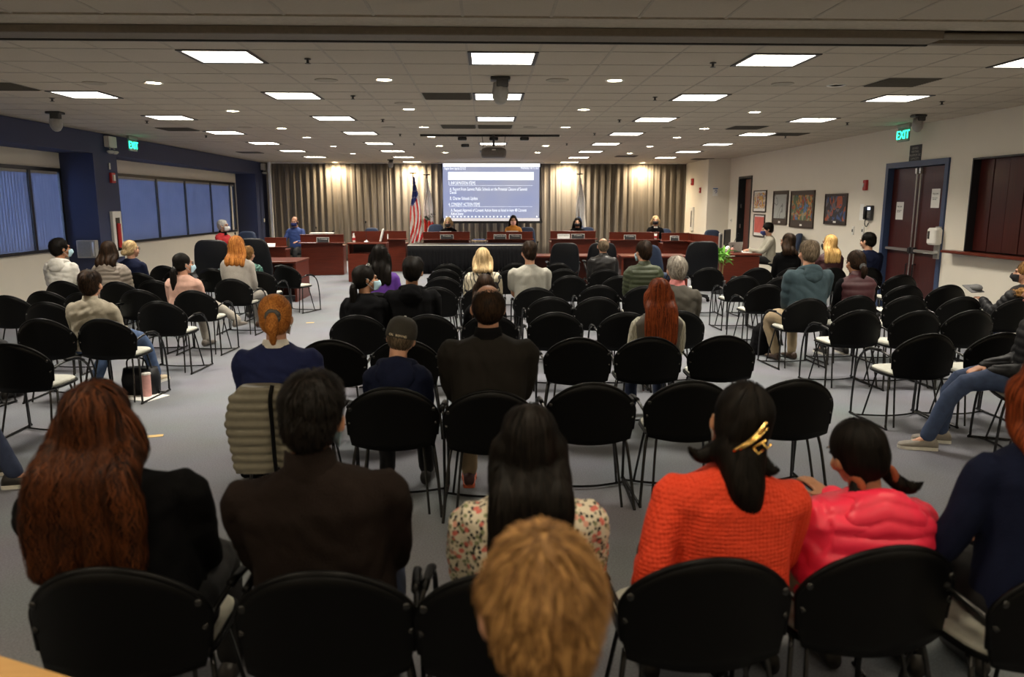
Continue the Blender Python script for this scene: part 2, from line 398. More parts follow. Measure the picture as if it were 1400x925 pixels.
# serving hatch
h3 = empty('window_3', (XR, (h3y0+h3y1)/2, (h3z0+h3z1)/2), kind='structure'); HW, HH = h3y1-h3y0, h3z1-h3z0
for k in range(8): MB().box((.1+.006*(k % 2), HW/2-HW*(k+.5)/8, 0), (.03, HW/8-.01, HH-.02), bev=.004).build('shutter_panel', M['mahogv'], h3)
MB().box((.19, 0, 0), (.04, HW+.1, HH+.1)).build('shutter_backing', M['dark'], h3)
fr = MB(); fr.box((.06, HW/2-.012, 0), (.18, .024, HH)); fr.box((.06, 0, HH/2-.012), (.18, HW-.05, .024)); fr.build('hatch_frame', M['blackm'], h3)
MB().box((-.03, .08, -HH/2-.02), (.3, HW+.5, .04), bev=.008).build('counter_sill', M['mahog'], h3)
# chase in the far right corner
ca = atz(968.5, 217, CZ); cb = atz(941.7, 221.6, CZ)
cx0 = (ca.x+cb.x)/2+.06
st('trim_2', MB().box(((cx0+XR)/2, (ca.y+YB)/2, CZ/2), (XR-cx0, YB-ca.y, CZ)), M['wall'])
# left side: window wall recessed, blue fascia and columns
FZ = 2.71; WZ0, WZ1 = .985, 2.435
c1y0, c1y1 = atx(130.4, 250, XL).y, atx(163, 260, XL).y
c2y0 = atx(350, 260, XL).y
wy = [(c1y0-4.9, c1y0-.06), (atx(163, 300, XW).y-1.15, atx(321, 280, XW).y)]
lw = MB()
def lseg(y0, y1, z0, z1):
    if z1 == CZ: z1 = CZ+.17
    lw.box((XW-.1, (y0+y1)/2, (z0+z1)/2), (.2, y1-y0, z1-z0))
lseg(YF, wy[0][0], 0, CZ); lseg(wy[0][1], wy[1][0], 0, CZ); lseg(wy[1][1], YB, 0, CZ)
for a, b_ in wy: lseg(a, b_, 0, WZ0); lseg(a, b_, WZ1, CZ)
st('wall_left', lw, M['wall'])
st('trim_3', MB().box(((XW+XL)/2, (YF+YB)/2, (FZ+CZ)/2), (XL-XW, YB-YF, CZ-FZ)), M['blue'])
bl2 = mat('navy_wall_paint', (.012, .02, .06), rough=.5)
col = MB(); col.box(((XW+XL)/2, (c1y0+c1y1)/2, FZ/2), (XL-XW, c1y1-c1y0, FZ)); o = st('trim_4', col, M['blue'])
col = MB(); col.box(((XW+XL)/2, (c2y0+YB)/2, FZ/2), (XL-XW, YB-c2y0, FZ)); st('trim_5', col, M['blue'])
# windows
bm = bpy.data.materials.new('vertical_blind_fabric'); bm.use_nodes = True; nt = bm.node_tree; nt.nodes.remove(nt.nodes['Principled BSDF'])
d_ = nt.nodes.new('ShaderNodeBsdfDiffuse'); t_ = nt.nodes.new('ShaderNodeBsdfTranslucent'); mxs = nt.nodes.new('ShaderNodeMixShader'); mxs.inputs[0].default_value = .6
d_.inputs[0].default_value = (.30, .33, .42, 1); nz = nt.nodes.new('ShaderNodeTexNoise'); nz.inputs['Scale'].default_value = 4
cr = nt.nodes.new('ShaderNodeValToRGB'); cr.color_ramp.elements[0].color = (.34, .37, .45, 1); cr.color_ramp.elements[1].color = (.62, .62, .68, 1)
nt.links.new(nz.outputs['Fac'], cr.inputs[0]); nt.links.new(cr.outputs[0], t_.inputs[0])
nt.links.new(d_.outputs[0], mxs.inputs[1]); nt.links.new(t_.outputs[0], mxs.inputs[2]); nt.links.new(mxs.outputs[0], nt.nodes['Material Output'].inputs[0])
for wi, (y0, y1) in enumerate(wy):
    wn = empty(f'window_{wi+1}', (XW, (y0+y1)/2, (WZ0+WZ1)/2), kind='structure'); Wd = y1-y0; Hh = WZ1-WZ0
    fr = MB(); fr.box((-.03, 0, Hh/2-.03), (.14, Wd, .06)); fr.box((-.03, 0, -Hh/2+.025), (.14, Wd, .05)); fr.box((-.03, Wd/2-.03, 0), (.14, .06, Hh-.11)); fr.box((-.03, -Wd/2+.03, 0), (.14, .06, Hh-.11)); fr.build('window_frame', M['blackm'], wn)
    if wi == 0: mul = [atx(41, 280, XW).y]; mul = [mul[0]-1.65, mul[0]]
    else: mul = [atx(px, 270, XW).y for px in (213, 252, 287, 313)]
    for y in mul: MB().box((-.03, y-(y0+y1)/2, 0), (.15, .07, Hh-.1)).build('mullion', M['blackm'], wn)
    ed = [y0+.06]+mul+[y1-.06]
    for k in range(len(ed)-1):
        a, b2 = ed[k]+.035, ed[k+1]-.035
        if b2-a < .1: continue
        MB().box((-.07, (a+b2)/2-(y0+y1)/2, 0), (.006, b2-a, Hh-.11)).build('pane', M['glass'], wn)
        MB().box((.0, (a+b2)/2-(y0+y1)/2, Hh/2-.085), (.05, b2-a, .045)).build('head_rail', M['grey'], wn)
        if wi == 1 and k == len(ed)-2:
            MB().box((-.03, (a+b2)/2-(y0+y1)/2, -.03), (.01, b2-a, Hh-.16)).build('pane_reflection', M['wall'], wn); continue  # cream board painted in for the reflection in the last pane
        s_ = MB(); n_ = int((b2-a)/.082)
        for q in range(n_):
            yy = a+(q+.5)*(b2-a)/n_-(y0+y1)/2; an = .32
            s_.box((0, yy, -.004), (.002, .105, Hh-.112), Matrix.Rotation(-an, 3, 'Z'))
        tag(s_.build('vertical_blind', bm, wn), kind='stuff')
st('baseboard_left', MB().box((XW+.008, (c1y1+c2y0)/2, .05), (.016, c2y0-c1y1, .1)), M['darkgrey'])
st('baseboard_right', MB().box((XR-.008, (d1y1+d2y0)/2, .05), (.016, d2y0-d1y1, .1)), M['darkgrey'])
# curtain panels with folds
cmt = mat('taupe_drapery', (.15, .128, .10), rough=.9, noise_amt=.05, scale=4, bump=.15, bscale=500, sheen=.2, stretch=(1, 1, .1))
cx0_, cx1_ = atz(371, 222, CZ).x, cx0
seams = [cx0_, aty(534, 300, 24.6).x, aty(660, 300, 24.6).x, aty(838, 300, 24.6).x, cx1_-.02]
rnd = random.Random(4)
YC = 24.65
for k, nm in enumerate(['taupe stage curtain panel behind the man in blue shirt', 'taupe stage curtain panel behind the two left flags', 'taupe stage curtain panel behind the right half of the projection screen', 'taupe stage curtain panel right of the blue emblem flag']):
    a, b2 = seams[k], seams[k+1]; nx = int((b2-a)/.022); vs = []; ph = rnd.random()*6
    zs = [0.02, .5, 1.2, 2.0, 2.6, 3.06]; fs = []
    for i in range(nx+1):
        x = a+(b2-a)*i/nx; f_ = x*2*PI/.215+ph+1.1*math.sin(x*1.3+k)
        for j, z in enumerate(zs):
            A = .040+.016*math.sin(x*2.1)-.010*(z/3)
            y = YC+A*math.sin(f_)+.012*math.sin(f_*2.3+z)+.008*math.sin(x*9+z*1.5)
            vs.append((x+.006*math.sin(f_*1.7+z), y, z))
    nz_ = len(zs)
    for i in range(nx):
        for j in range(nz_-1): fs.append((i*nz_+j, i*nz_+nz_+j, i*nz_+nz_+j+1, i*nz_+j+1))
    o = MB().add(vs, fs).build('stage_curtain', cmt, smooth=True); tag(o, nm, 'curtain', 'taupe curtains across the back wall')
    mod = o.modifiers.new('s', 'SOLIDIFY'); mod.thickness = .006
st('trim_6', MB().box(((cx0_+cx1_)/2, YC, CZ-.012), (cx1_-cx0_, .2, .025)), M['white'])
# white post beside curtain left
pz = aty(372, 250, 24.3)
st('trim_7', MB().box((pz.x-.06, 24.3, CZ/2), (.08, .06, CZ)), M['white'])
# ------------------------------------------------------------------ ceiling fixtures
pe = emis('lit_prismatic_lens', (1.0, .93, .80), PANEL_E); per = emis('lit_lens_rear', (1.0, .85, .62), REAR_E)
lm = MB().box((0, 0, 0), (TW-.07, TW-.07, .012)).mesh('lens'); lm.materials.append(pe)
fm = MB()
for s_ in (-1, 1): fm.box((s_*(TW/2-.018), 0, .004), (.034, TW-.002, .03)); fm.box((0, s_*(TW/2-.018), .004), (TW-.07, .034, .03))
fm.box((0, 0, .03), (TW-.002, TW-.002, .01))
fm = fm.mesh('light_frame'); fm.materials.append(M['blackm'])
lv = MB()
for k in (-1, 0, 1): lv.box((0, k*.135, -.007), (TW-.08, .006, .006)); 
lv.box((0, 0, -.007), (.006, TW-.08, .006)); lv = lv.mesh('louver'); lv.materials.append(M['white'])
colname = {-3: 'at the far left edge', -2: 'second left column', -1: 'column left of centre', 0: 'centre column', 1: 'column right of centre', 2: 'outer right column'}
for (i, j, r, k) in panels:
    x, y = cc(i, j); e = empty('ceiling_light', (x, y, CZ+.006), f'lit square ceiling panel, {colname[k]}, {ORD[r]} row beyond the beam', 'ceiling light', 'square lit ceiling panels')
    for nm, me in (('lens', lm), ('light_frame', fm), ('louver', lv)):
        o = bpy.data.objects.new(nm, me); COL.objects.link(o); o.parent = e
for (i, j, r, k) in panels:
    x, y = cc(i, j); ld = bpy.data.lights.new('panel_lamp', 'AREA'); ld.shape = 'SQUARE'; ld.size = .52; ld.energy = PANEL_W; ld.color = (1, .92, .79); ld.spread = R(125)
    pr = [o for o in bpy.data.objects if o.name.startswith('ceiling_light') and abs(o.location.x-x) < .01 and abs(o.location.y-y) < .01][0]
    lo = bpy.data.objects.new('panel_lamp', ld); COL.objects.link(lo); lo.parent = pr; lo.location = (0, 0, -.022)
lm2 = lm.copy(); lm2.materials.clear(); lm2.materials.append(per)
for j in (-8, -12):
    for i in (-8, -4, 0, 4, 8):
        x, y = cc(i, j); e = empty('ceiling_light', (x, y, CZ+.006), f'lit square ceiling panel behind the photographer, {ORD[(i+8)//4]} from left, {"nearer" if j == -8 else "farther"} row', 'ceiling light', 'ceiling panels behind the camera')
        for nm, me in (('lens', lm2), ('light_frame', fm)):
            o = bpy.data.objects.new(nm, me); COL.objects.link(o); o.parent = e
de = emis('lit_downlight', (1.0, .90, .72), DOWN_E)
dl = [(210, 113.5), (318, 152), (385, 175.6), (419.6, 188), (455.5, 200), (525.4, 109.4), (559, 149.4), (579.4, 173.9), (590, 187), (601, 199.4), (609, 208.5), (840.6, 110.4), (798, 150), (773, 174), (759.7, 186), (746, 199.4), (735, 208.5), (1031.7, 153.4), (963, 176), (925.5, 188), (888.6, 200.4), (861, 209.5), (482.4, 210)]
dring = MB().lathe([(.075, 0), (.095, -.006), (.10, 0), (.10, .012)], n=20); dring = dring.mesh('trim_ring'); dring.materials.append(M['white'])
dlens = MB().lathe([(.078, 0), (.078, .006)], n=20).mesh('lens'); dlens.materials.append(de)
for k, (px, py) in enumerate(dl):
    q = atz(px, py, CZ)
    row = [109, 150, 174, 187, 199.5, 209]; rn = min(range(6), key=lambda a: abs(row[a]-py))
    cnm = 'far left column' if q.x < -2.5 else ('column left of centre' if q.x < 0 else ('column right of centre' if q.x < 2.5 else 'far right column'))
    if k == 22: cnm = 'edge by the dome camera'
    e = empty('downlight', (q.x, q.y, CZ+.002), f'round lit ceiling downlight, {cnm}, {ORD[rn]} row from the beam', 'downlight', 'round ceiling downlights')
    for nm, me in (('trim_ring', dring), ('lens', dlens)):
        o = bpy.data.objects.new(nm, me); COL.objects.link(o); o.parent = e
q = atz(1143, 117, CZ); e = empty('downlight', (q.x, q.y, CZ+.002), 'unlit round downlight with chrome reflector at upper right', 'downlight')
MB().lathe([(.075, 0), (.095, -.006), (.10, 0), (.10, .012)], n=20).build('trim_ring', M['white'], e); MB().lathe([(.07, .0), (.05, .008), (.02, .004)], n=16).build('reflector', M['steel'], e, smooth=True)
spk = MB().lathe([(.12, .006), (.12, -.004), (.105, -.008), (.0, -.009)], n=24); spk = spk.mesh('grille'); spk.materials.append(mat('speaker_grille', (.36, .32, .26), rough=.7))
for px, py, w_ in [(129, 114, 'upper left near the first window'), (446, 110, 'between first and second lit panels'), (762, 110, 'right of the hanging camera'), (1070, 115, 'left of the unlit downlight'), (552, 141.6, 'above the left end of the screen'), (531, 174, 'left of the projector'), (725, 174, 'right of the projector'), (335, 174.5, 'far left beyond the square vent'), (915, 174.5, 'right of the third row')]:
    q = atz(px, py, CZ); e = empty('ceiling_speaker', (q.x, q.y, CZ+.004), 'round grey ceiling speaker grille, '+w_, 'speaker', 'round ceiling speakers')
    o = bpy.data.objects.new('grille', spk); COL.objects.link(o); o.parent = e
sp = MB(); sp.lathe([(.03, 0), (.03, -.006), (.012, -.01), (.012, -.035), (.026, -.037), (.026, -.041)], n=10); sp = sp.mesh('sprinkler_head'); sp.materials.append(M['darkgrey'])
spc = {}
for k, (px, py) in enumerate([(566, 196), (547, 183), (523, 163), (482.4, 131), (420.6, 80.5), (281.6, 185), (200.7, 165), (71, 134), (775, 196), (813, 182), (847, 163.5), (895.6, 132.6), (975, 85.6), (1074, 185.6), (1158.6, 167.5), (1288, 138.6)]):
    hs = 'left' if px < 665 else 'right'; spc[hs] = spc.get(hs, -1)+1
    q = atz(px, py, CZ); e = tag(bpy.data.objects.new('fire_sprinkler', sp), f'small dark ceiling sprinkler head, {hs} half, {ORD[spc[hs]]} one counted from the centre outwards', 'sprinkler', 'ceiling sprinklers')
    COL.objects.link(e); e.location = (q.x, q.y, CZ)
for k, (i, j) in enumerate(vents):
    x, y = cc(i, j); e = empty('ceiling_vent', (x, y, CZ+.004), f'dark square ceiling air vent, {ORD[k]} counted from left to right and away', 'vent', 'dark ceiling vents')
    MB().box((0, 0, .006), (TW-.03, TW-.03, .008)).build('vent_plate', M['vent'], e)
    s_ = MB()
    for q in range(12): s_.box((0, -.26+q*.0475, -.003), (TW-.06, .012, .01), Matrix.Rotation(.5, 3, 'X'))
    tag(s_.build('vent_slats', M['vent'], e), kind='stuff')
# wash lights by the curtain
for k, px in enumerate([455, 562, 777, 882]):
    q = aty(px, 224, 24.0); e = empty('wall_wash_light', (q.x, 24.33, CZ), f'bright recessed wash light over the curtain, {ORD[k]} from left', 'wash light', 'wash lights over the curtain')
    MB().lathe([(.10, 0), (.12, -.008), (.125, 0), (.125, .01)], n=18).build('trim_ring', M['white'], e); MB().lathe([(.1, 0), (.1, .006)], n=18).build('lens', emis('lit_wash', (1, .82, .55), 30), e)
    ld = bpy.data.lights.new('wash_lamp', 'SPOT'); ld.energy = WASH_W; ld.color = (1, .80, .54); ld.spot_size = R(172); ld.spot_blend = 1; ld.shadow_soft_size = .06
    lo = bpy.data.objects.new('wash_lamp', ld); COL.objects.link(lo); lo.parent = e; lo.location = (0, 0, -.03); lo.rotation_euler = (R(4), 0, 0)
# cameras, projector, hanging boxes
def ptz(px, py, w_, lab, far=0, side=0):
    q = atz(px, py, CZ); e = empty('ptz_camera', (q.x, q.y, CZ), lab, 'camera')
    MB().box((0, 0, -.015), (.2*w_, .16*w_, .03), bev=.006).build('mount_plate', M['darkgrey'], e)
    MB().box((.02*w_, -.03, -.06*w_), (.12*w_, .1*w_, .08*w_), bev=.008).build('bracket', M['darkgrey'], e)
    b_ = MB(); b_.stack([(0, 0, -.05*w_, .07*w_, .07*w_), (0, 0, -.14*w_, .085*w_, .085*w_), (0, 0, -.2*w_, .08*w_, .08*w_), (0, 0, -.25*w_, .05*w_, .05*w_), (0, 0, -.265*w_, .02*w_, .02*w_)], p=2); b_.build('housing', M['grey'], e, smooth=True)
    MB().ball((0, .06*w_, -.19*w_), (.045*w_, .045*w_, .045*w_)).build('lens', M['blackm'], e, smooth=True)
ptz(684, 106, 1.0, 'grey pan-tilt camera hanging from ceiling below the second centre light')
ptz(75, 153, 1.0, 'grey pan-tilt camera hanging at the upper left by blue wall')
ptz(1256, 157, .9, 'grey pan-tilt camera hanging above the lit exit sign on right')
ptz(534, 218, .9, 'small grey dome camera at the top of the curtain')
q = atz(675, 184.3, CZ); xa, xb = atz(575, 184.3, CZ).x, atz(765, 184.3, CZ).x
tag(MB().box(((xa+xb)/2, q.y, CZ-.01), (xb-xa, .08, .04)).build('screen_track', M['dark']), 'long dark slot across ceiling in front of projector', 'track')
for px, py in [(632, 187.5), (675, 187.5), (717, 187.5), (636, 197)]:  # small black speaker boxes hung under the ceiling
    q = atz(px, py, CZ); e = empty('hanging_speaker_box', (q.x, q.y, CZ), f'small black box hanging under ceiling {"left of" if px < 650 else ("above" if px < 700 else "right of")} the projector, row {"near" if py < 190 else "far"}', 'ceiling box', 'black boxes near the projector')
    MB().box((0, 0, -.03), (.17, .12, .06), bev=.01).build('housing', M['blackm'], e); MB().box((0, -.061, -.03), (.12, .004, .03)).build('face_plate', M['darkgrey'], e)
pj = aty(675, 208, 14.6); e = empty('projector', (pj.x, pj.y, CZ), 'dark projector hanging from ceiling in front of the screen', 'projector')
dz = pj.z-CZ
b_ = MB(); b_.stack([(0, 0, dz-.1, .22, .2), (0, 0, dz-.06, .235, .22), (0, 0, dz+.02, .24, .23), (0, 0, dz+.06, .22, .21), (0, 0, dz+.075, .18, .17)], p=3.2); b_.build('housing', mat('projector_grey', (.13, .11, .10), rough=.4), e, smooth=True)
MB().tube([(0, .2, dz-.02), (0, .26, dz-.02)], .05, 14).build('lens', M['blackm'], e); MB().box((0, -.225, dz+.03), (.07, .01, .02)).build('badge', M['white'], e)
MB().tube([(0, 0, dz+.07), (0, 0, 0)], .022, 10).build('mount_pole', M['darkgrey'], e); MB().box((0, 0, dz+.09), (.3, .1, .02), bev=.005).build('mount_bracket', M['white'], e)
for s_ in (-1, 1): MB().tube([(s_*.2, 0, dz+.09), (s_*.2, 0, dz+.16), (s_*.22, 0, 0)], .005, 6).build('stay_wire', M['blackm'], e)
# projection screen
SY = 24.1; a = aty(602, 218, SY); b2 = aty(740, 304, SY); sw_, sh_ = b2.x-a.x, a.z-b2.z
e = empty('projection_screen', ((a.x+b2.x)/2, SY, b2.z), 'large projection screen showing a meeting agenda over the curtain', 'screen')
vs = []; N_ = 12
bw = MB()
for s_ in (-1, 1):
    pl = []
    for i in range(N_+1):
        t = i/N_; xo = sw_/2*(1+.0)-.09*math.sin(PI*min(t, 1))*.6+(.05 if t == 0 else 0)
        pl.append((s_*xo, t*sh_))
    v_ = [(x, -.004, z) for x, z in pl]+[(s_*(sw_/2-.17), -.004, z) for x, z in pl]+[(x, .004, z) for x, z in pl]+[(s_*(sw_/2-.17), .004, z) for x, z in pl]; n_ = N_+1
    bw.add(v_, [(i, i+1, n_+i+1, n_+i) for i in range(N_)]+[(2*n_+i, 3*n_+i, 3*n_+i+1, 2*n_+i+1) for i in range(N_)])
bw.box((0, 0, .06), (sw_, .01, .12)); bw.box((0, 0, sh_-.02), (sw_-.1, .01, .05)); bw.build('border', M['blackm'], e)
MB().tube([(-sw_/2-.02, 0, 0), (sw_/2+.02, 0, 0)], .025, 8).build('bottom_bar', M['blackm'], e)
MB().box((0, .02, (CZ-b2.z)-.02), (sw_+.1, .12, .05)).build('screen_case', M['white'], e)
sx0, sx1, sz0, sz1 = -sw_/2+.09, sw_/2-.045, .14, sh_-.05
sm = bpy.data.materials.new('projected_slide'); sm.use_nodes = True; nt = sm.node_tree; b_ = nt.nodes['Principled BSDF']; b_.inputs['Base Color'].default_value = (.16, .16, .16, 1); b_.inputs['Roughness'].default_value = .9
nz = nt.nodes.new('ShaderNodeTexNoise'); nz.inputs['Scale'].default_value = .5; tc = nt.nodes.new('ShaderNodeTexCoord'); nt.links.new(tc.outputs['Object'], nz.inputs['Vector'])
cr = nt.nodes.new('ShaderNodeValToRGB'); cr.color_ramp.elements[0].color = (.27, .32, .55, 1); cr.color_ramp.elements[0].position = .35; cr.color_ramp.elements[1].color = (.42, .43, .52, 1); cr.color_ramp.elements[1].position = .65
nt.links.new(nz.outputs['Fac'], cr.inputs[0]); nt.links.new(cr.outputs[0], b_.inputs['Emission Color']); b_.inputs['Emission Strength'].default_value = SCREEN_E
face = MB().box((0, -.006, (sz0+sz1)/2), (sx1-sx0, .008, sz1-sz0)).build('screen_fabric', sm, e)
SWm = emis('projected_white', (.92, .96, 1), 1.05*SCREEN_E*1.15)
def su(px): return aty(px, 260, SY).x-(a.x+b2.x)/2
def sv(py): return aty(670, py, SY).z-b2.z
def srect(x0, x1, y0, y1, m=SWm, nm='slide_bar'): MB().box(((su(x0)+su(x1))/2, -.012, (sv(y0)+sv(y1))/2), (su(x1)-su(x0), .002, abs(sv(y0)-sv(y1)))).build(nm, m, face)
srect(606.5, 738, 222, 228); srect(613, 729.5, 235, 246)
srect(614, 728, 253.3, 253.6); srect(614, 728, 282.2, 282.5)
srect(606.5, 738, 298, 302, emis('projected_taskbar_grey', (.55, .52, .52), .9))
def stx(s_, px, py, size, px1):
    t = text(s_, size, SWm, face, (su(px), -.012, sv(py)), name='slide_text'); wd = max(v.co.x for v in t.data.vertices); t.scale.x = (su(px1)-su(px))/wd; tag(t, kind='stuff')
stx('Regular Board Agenda 02/15/23', 608, 231.8, .115, 637); stx('Wednesday, Feb 15, 2023', 712, 231, .115, 736)
stx('3. INFORMATION ITEMS', 613, 252.5, .15, 650)
stx('A. Report From Summit Public Schools on the Potential Closure of Summit', 615, 260.5, .142, 721); stx('Denali', 615, 265, .14, 624)
stx('B. Charter Schools Update', 615, 273.2, .15, 653); stx('4. CONSENT ACTION ITEMS', 613, 281.5, .15, 656)
stx('A. Request Approval of Consent Action Items as listed in Item 4B Consent', 616, 289.2, .138, 720); stx('Action Items', 616, 294, .14, 633)
tb = [610, 615, 620, 625, 630, 635, 640, 645, 650, 655, 660, 665, 670, 675, 680, 685, 690, 695, 734]
for k, px in enumerate(tb): srect(px-.8, px+.8 if k != 17 else px+2, 295, 297, nm='taskbar_icon')
# ------------------------------------------------------------------ wall furniture
ge = emis('exit_green', (.02, .9, .45), 3.5)
def exit_sign(pos, rz, lab):
    e = empty('exit_sign', pos, lab, 'exit sign', rz=rz)
    MB().box((0, 0, 0), (.33, .03, .22), bev=.006).build('housing', mat('sign_glass', (.25, .33, .28), rough=.2), e)
    MB().box((0, 0, .14), (.36, .05, .06), bev=.006).build('canopy', M['grey'], e)
    text('EXIT', .19, ge, e, (0, -.018, -.065), align='CENTER', ext=.003)
    return e
p = atz(181, 187, CZ-.12); exit_sign((XL+.3, atx(181, 194, XL+.3).y, CZ-.17), R(90), 'lit green exit sign on the left near blue column')
p = atx(1236, 181, XR-.3); exit_sign((p.x, p.y, CZ-.17), R(-90), 'lit green exit sign hanging above the double doors on the right')
def wallbox(name, px, py, X, w_, h_, d_, m, lab, cat, parts=()):
    """box on a side wall; w_ along y"""
    q = atx(px, py, X); sg = 1 if X < 0 else -1
    e = empty(name, (X, q.y, q.z), lab, cat); MB().box((sg*d_/2, 0, 0), (d_, w_, h_), bev=min(.008, d_*.3)).build('housing', m, e)
    for nm, (dy, dz, pw, ph, pd), pm in parts: MB().box((sg*(d_+pd/2-.002), dy, dz), (pd, pw, ph)).build(nm, pm, e)
    return e
whg = mat('emergency_lamp_glass', (.6, .6, .55), rough=.15)
for (px, py, lab) in [(147, 194, 'twin-head emergency light on blue column near left exit sign'), (358, 228, 'twin-head emergency light on far blue column by the curtain')]:
    e = wallbox('emergency_light', px, py, XL, .3, .2, .1, M['white'], lab, 'emergency light')
    for s_ in (-1, 1):
        MB().tube([(.06, s_*.07, -.1), (.08, s_*.09, -.14)], .012, 8).build('swivel', M['grey'], e)
        MB().lathe([(.03, -.03), (.065, 0), (.065, .02), (.05, .03)], (.08, s_*.09, -.19), n=14).build('lamp_head', whg, e, smooth=True)
wallbox('fire_alarm', 152, 243, XL, .15, .19, .05, M['red'], 'red fire alarm strobe on the blue column', 'fire alarm', [('strobe', (-.02, 0, .06, .11, .03), M['white'])])
wallbox('thermostat', 149, 227, XL, .05, .12, .02, M['white'], 'small white sensor strip on blue column above fire alarm', 'sensor')
e = wallbox('extinguisher_cabinet', 158, 320, XL, .34, .86, .06, M['white'], 'white fire extinguisher cabinet on the blue column', 'cabinet')
MB().box((.064, 0, 0), (.006, .16, .62)).build('window', M['glass'], e)
MB().box((.062, 0, 0), (.003, .16, .62)).build('recess', M['dark'], e); MB().tube([(.07, -.01, -.25), (.07, -.01, .12), (.07, 0, .2)], .045, 12).build('extinguisher_bottle', M['red'], e)
q0 = atz(130, 340, 1.05)
yy = c1y0; q = aty(122, 340, yy-.01)
e = empty('control_cabinet', (q.x, yy-.06, q.z), 'grey metal box on dark face of near blue column', 'cabinet')
MB().box((0, 0, 0), (.34, .12, .32), bev=.008).build('housing', M['grey'], e); MB().box((-.03, -.062, 0), (.22, .006, .27)).build('cabinet_door', mat('box_door_grey', (.22, .23, .24)), e); MB().box((.13, -.065, .0), (.025, .01, .25)).build('hinge', M['steel'], e)
wallbox('light_switch', 361, 301, XL, .08, .12, .015, M['white'], 'white light switch plate on far blue column', 'switch', [('rocker', (0, 0, .03, .06, .012), M['paper'])])
# far right chase
wallbox('fire_alarm', 947.6, 248.5, cx0, .2, .2, .05, M['red'], 'red fire alarm high on corner wall right of curtain', 'fire alarm', [('strobe', (0, .0, .05, .08, .03), M['white'])])
wallbox('pull_station', 958, 260, cx0, .1, .16, .04, M['red'], 'small red pull station below corner fire alarm', 'pull station', [('lever', (0, 0, .06, .03, .02), M['white'])])
e = wallbox('extinguisher_cabinet', 947, 299, cx0, .32, .72, .05, M['white'], 'white extinguisher cabinet on corner wall right of curtain', 'cabinet', [('window', (0, 0, .1, .5, .006), M['dark'])])
q = aty(978, 262, ca.y-.01)
e = empty('accessibility_sign', (q.x, ca.y-.008, q.z), 'white sign with blue ear symbol on corner wall', 'sign'); MB().box((0, 0, 0), (.15, .012, .24)).build('plate', M['paper'], e)
bi = mat('blue_print', (.06, .14, .35)); MB().box((0, -.008, .09), (.14, .003, .03)).build('blue_band', bi, e)
MB().tube([(-.02, -.008, .0), (.01, -.008, .05), (.045, -.008, .02), (.02, -.008, -.02), (.0, -.008, -.04)], .008, 6, smooth=4).build('ear_symbol', bi, e)
# right wall
def art(px0, px1, py0, py1, matt, pic, lab, border=.05, label=True):
    a = atx(px0, py0, XR); b_ = atx(px1, py1, XR); cy, cz = (a.y+b_.y)/2, (a.z+b_.z)/2; w_, h_ = abs(a.y-b_.y), abs(a.z-b_.z)
    e = empty('framed_picture', (XR, cy, cz), lab, 'picture', 'framed artworks on the right wall')
    f = MB()
    for s_ in (-1, 1): f.box((-.015, s_*(w_/2-.012), 0), (.03, .024, h_)); f.box((-.015, 0, s_*(h_/2-.012)), (.03, w_-.048, .024))
    f.build('picture_frame', mat('dark_wood_frame', (.03, .015, .01), rough=.4), e)
    MB().box((-.009, 0, 0), (.012, w_-.04, h_-.04)).build('mat_board', matt, e)
    pp = MB().box((-.018, 0, border*.4), (.006, w_-.04-2*border, h_-.04-2.8*border)).build('artwork', pic, e)
    if label: MB().box((-.018, 0, -h_/2+.06), (.004, .12, .045)).build('caption_card', M['paper'], e)
brd = mat('brown_mat_board', (.07, .05, .04)); 
art(1032, 1047.5, 260.5, 290, M['paper'], pattern('child_drawing', (.68, .62, .5), [((.62, .36, .06), 9, .46), ((.5, .12, .05), 13, .4), ((.12, .15, .3), 12, .37)], 1, kind='NOISE'), 'small framed yellow and red drawing, upper of the stacked pair', .04, False)
art(1032, 1045, 292.5, 324, M['paper'], mat('coral_red_print', (.62, .12, .10), noise_amt=.15, scale=6), 'small framed plain red artwork, lower of the stacked pair', .045, False)
art(1059, 1076, 261, 307.5, brd, pattern('pale_line_drawing', (.42, .44, .42), [((.2, .2, .2), 1.5, .06)], 2, kind='WAVE'), 'tall narrow framed pale line drawing on the right wall', .07)
art(1083, 1112, 261, 312.5, brd, pattern('abstract_painting', (.10, .14, .08), [((.28, .06, .03), 3.6, .46), ((.30, .27, .18), 5, .40), ((.10, .17, .34), 4.3, .39), ((.48, .22, .05), 6, .38), ((.05, .10, .05), 5, .37)], 1, kind='NOISE'), 'largest framed abstract painting in green, red and blue', .08)
art(1130, 1157, 265, 308, mat('dark_mat_board', (.03, .025, .025)), pattern('dark_abstract', (.05, .045, .05), [((.40, .10, .05), 3, .44), ((.15, .13, .15), 3.4, .42), ((.06, .10, .24), 4.6, .38)], 1, kind='NOISE'), 'dark framed abstract with orange shape nearest the wall phone', .03)
wallbox('fire_alarm', 1185, 253, XR, .12, .19, .05, M['red'], 'red fire alarm strobe on right wall above the phone', 'fire alarm', [('strobe', (.02, 0, .04, .07, .02), M['white'])])
e = wallbox('wall_phone', 1191, 291, XR, .2, .27, .06, M['darkgrey'], 'black wall phone with lit screen beside double doors', 'phone')
MB().box((-.09, .06, 0), (.05, .05, .24), bev=.015).build('handset', M['blackm'], e); MB().box((-.065, -.03, .08), (.006, .09, .05)).build('screen', emis('phone_screen', (.7, .8, 1), 1.2), e)
kp = MB()
for i in range(4):
    for j in range(3): kp.box((-.066, -.06+j*.03, -.07+i*.03), (.008, .018, .016))
tag(kp.build('keypad', M['grey'], e), kind='stuff')
MB().tube([(-.07, .06, -.12), (-.06, .09, -.2), (-.04, .06, -.25), (-.02, .03, -.18)], .008, 6, smooth=5).build('coiled_cord', M['blackm'], e)
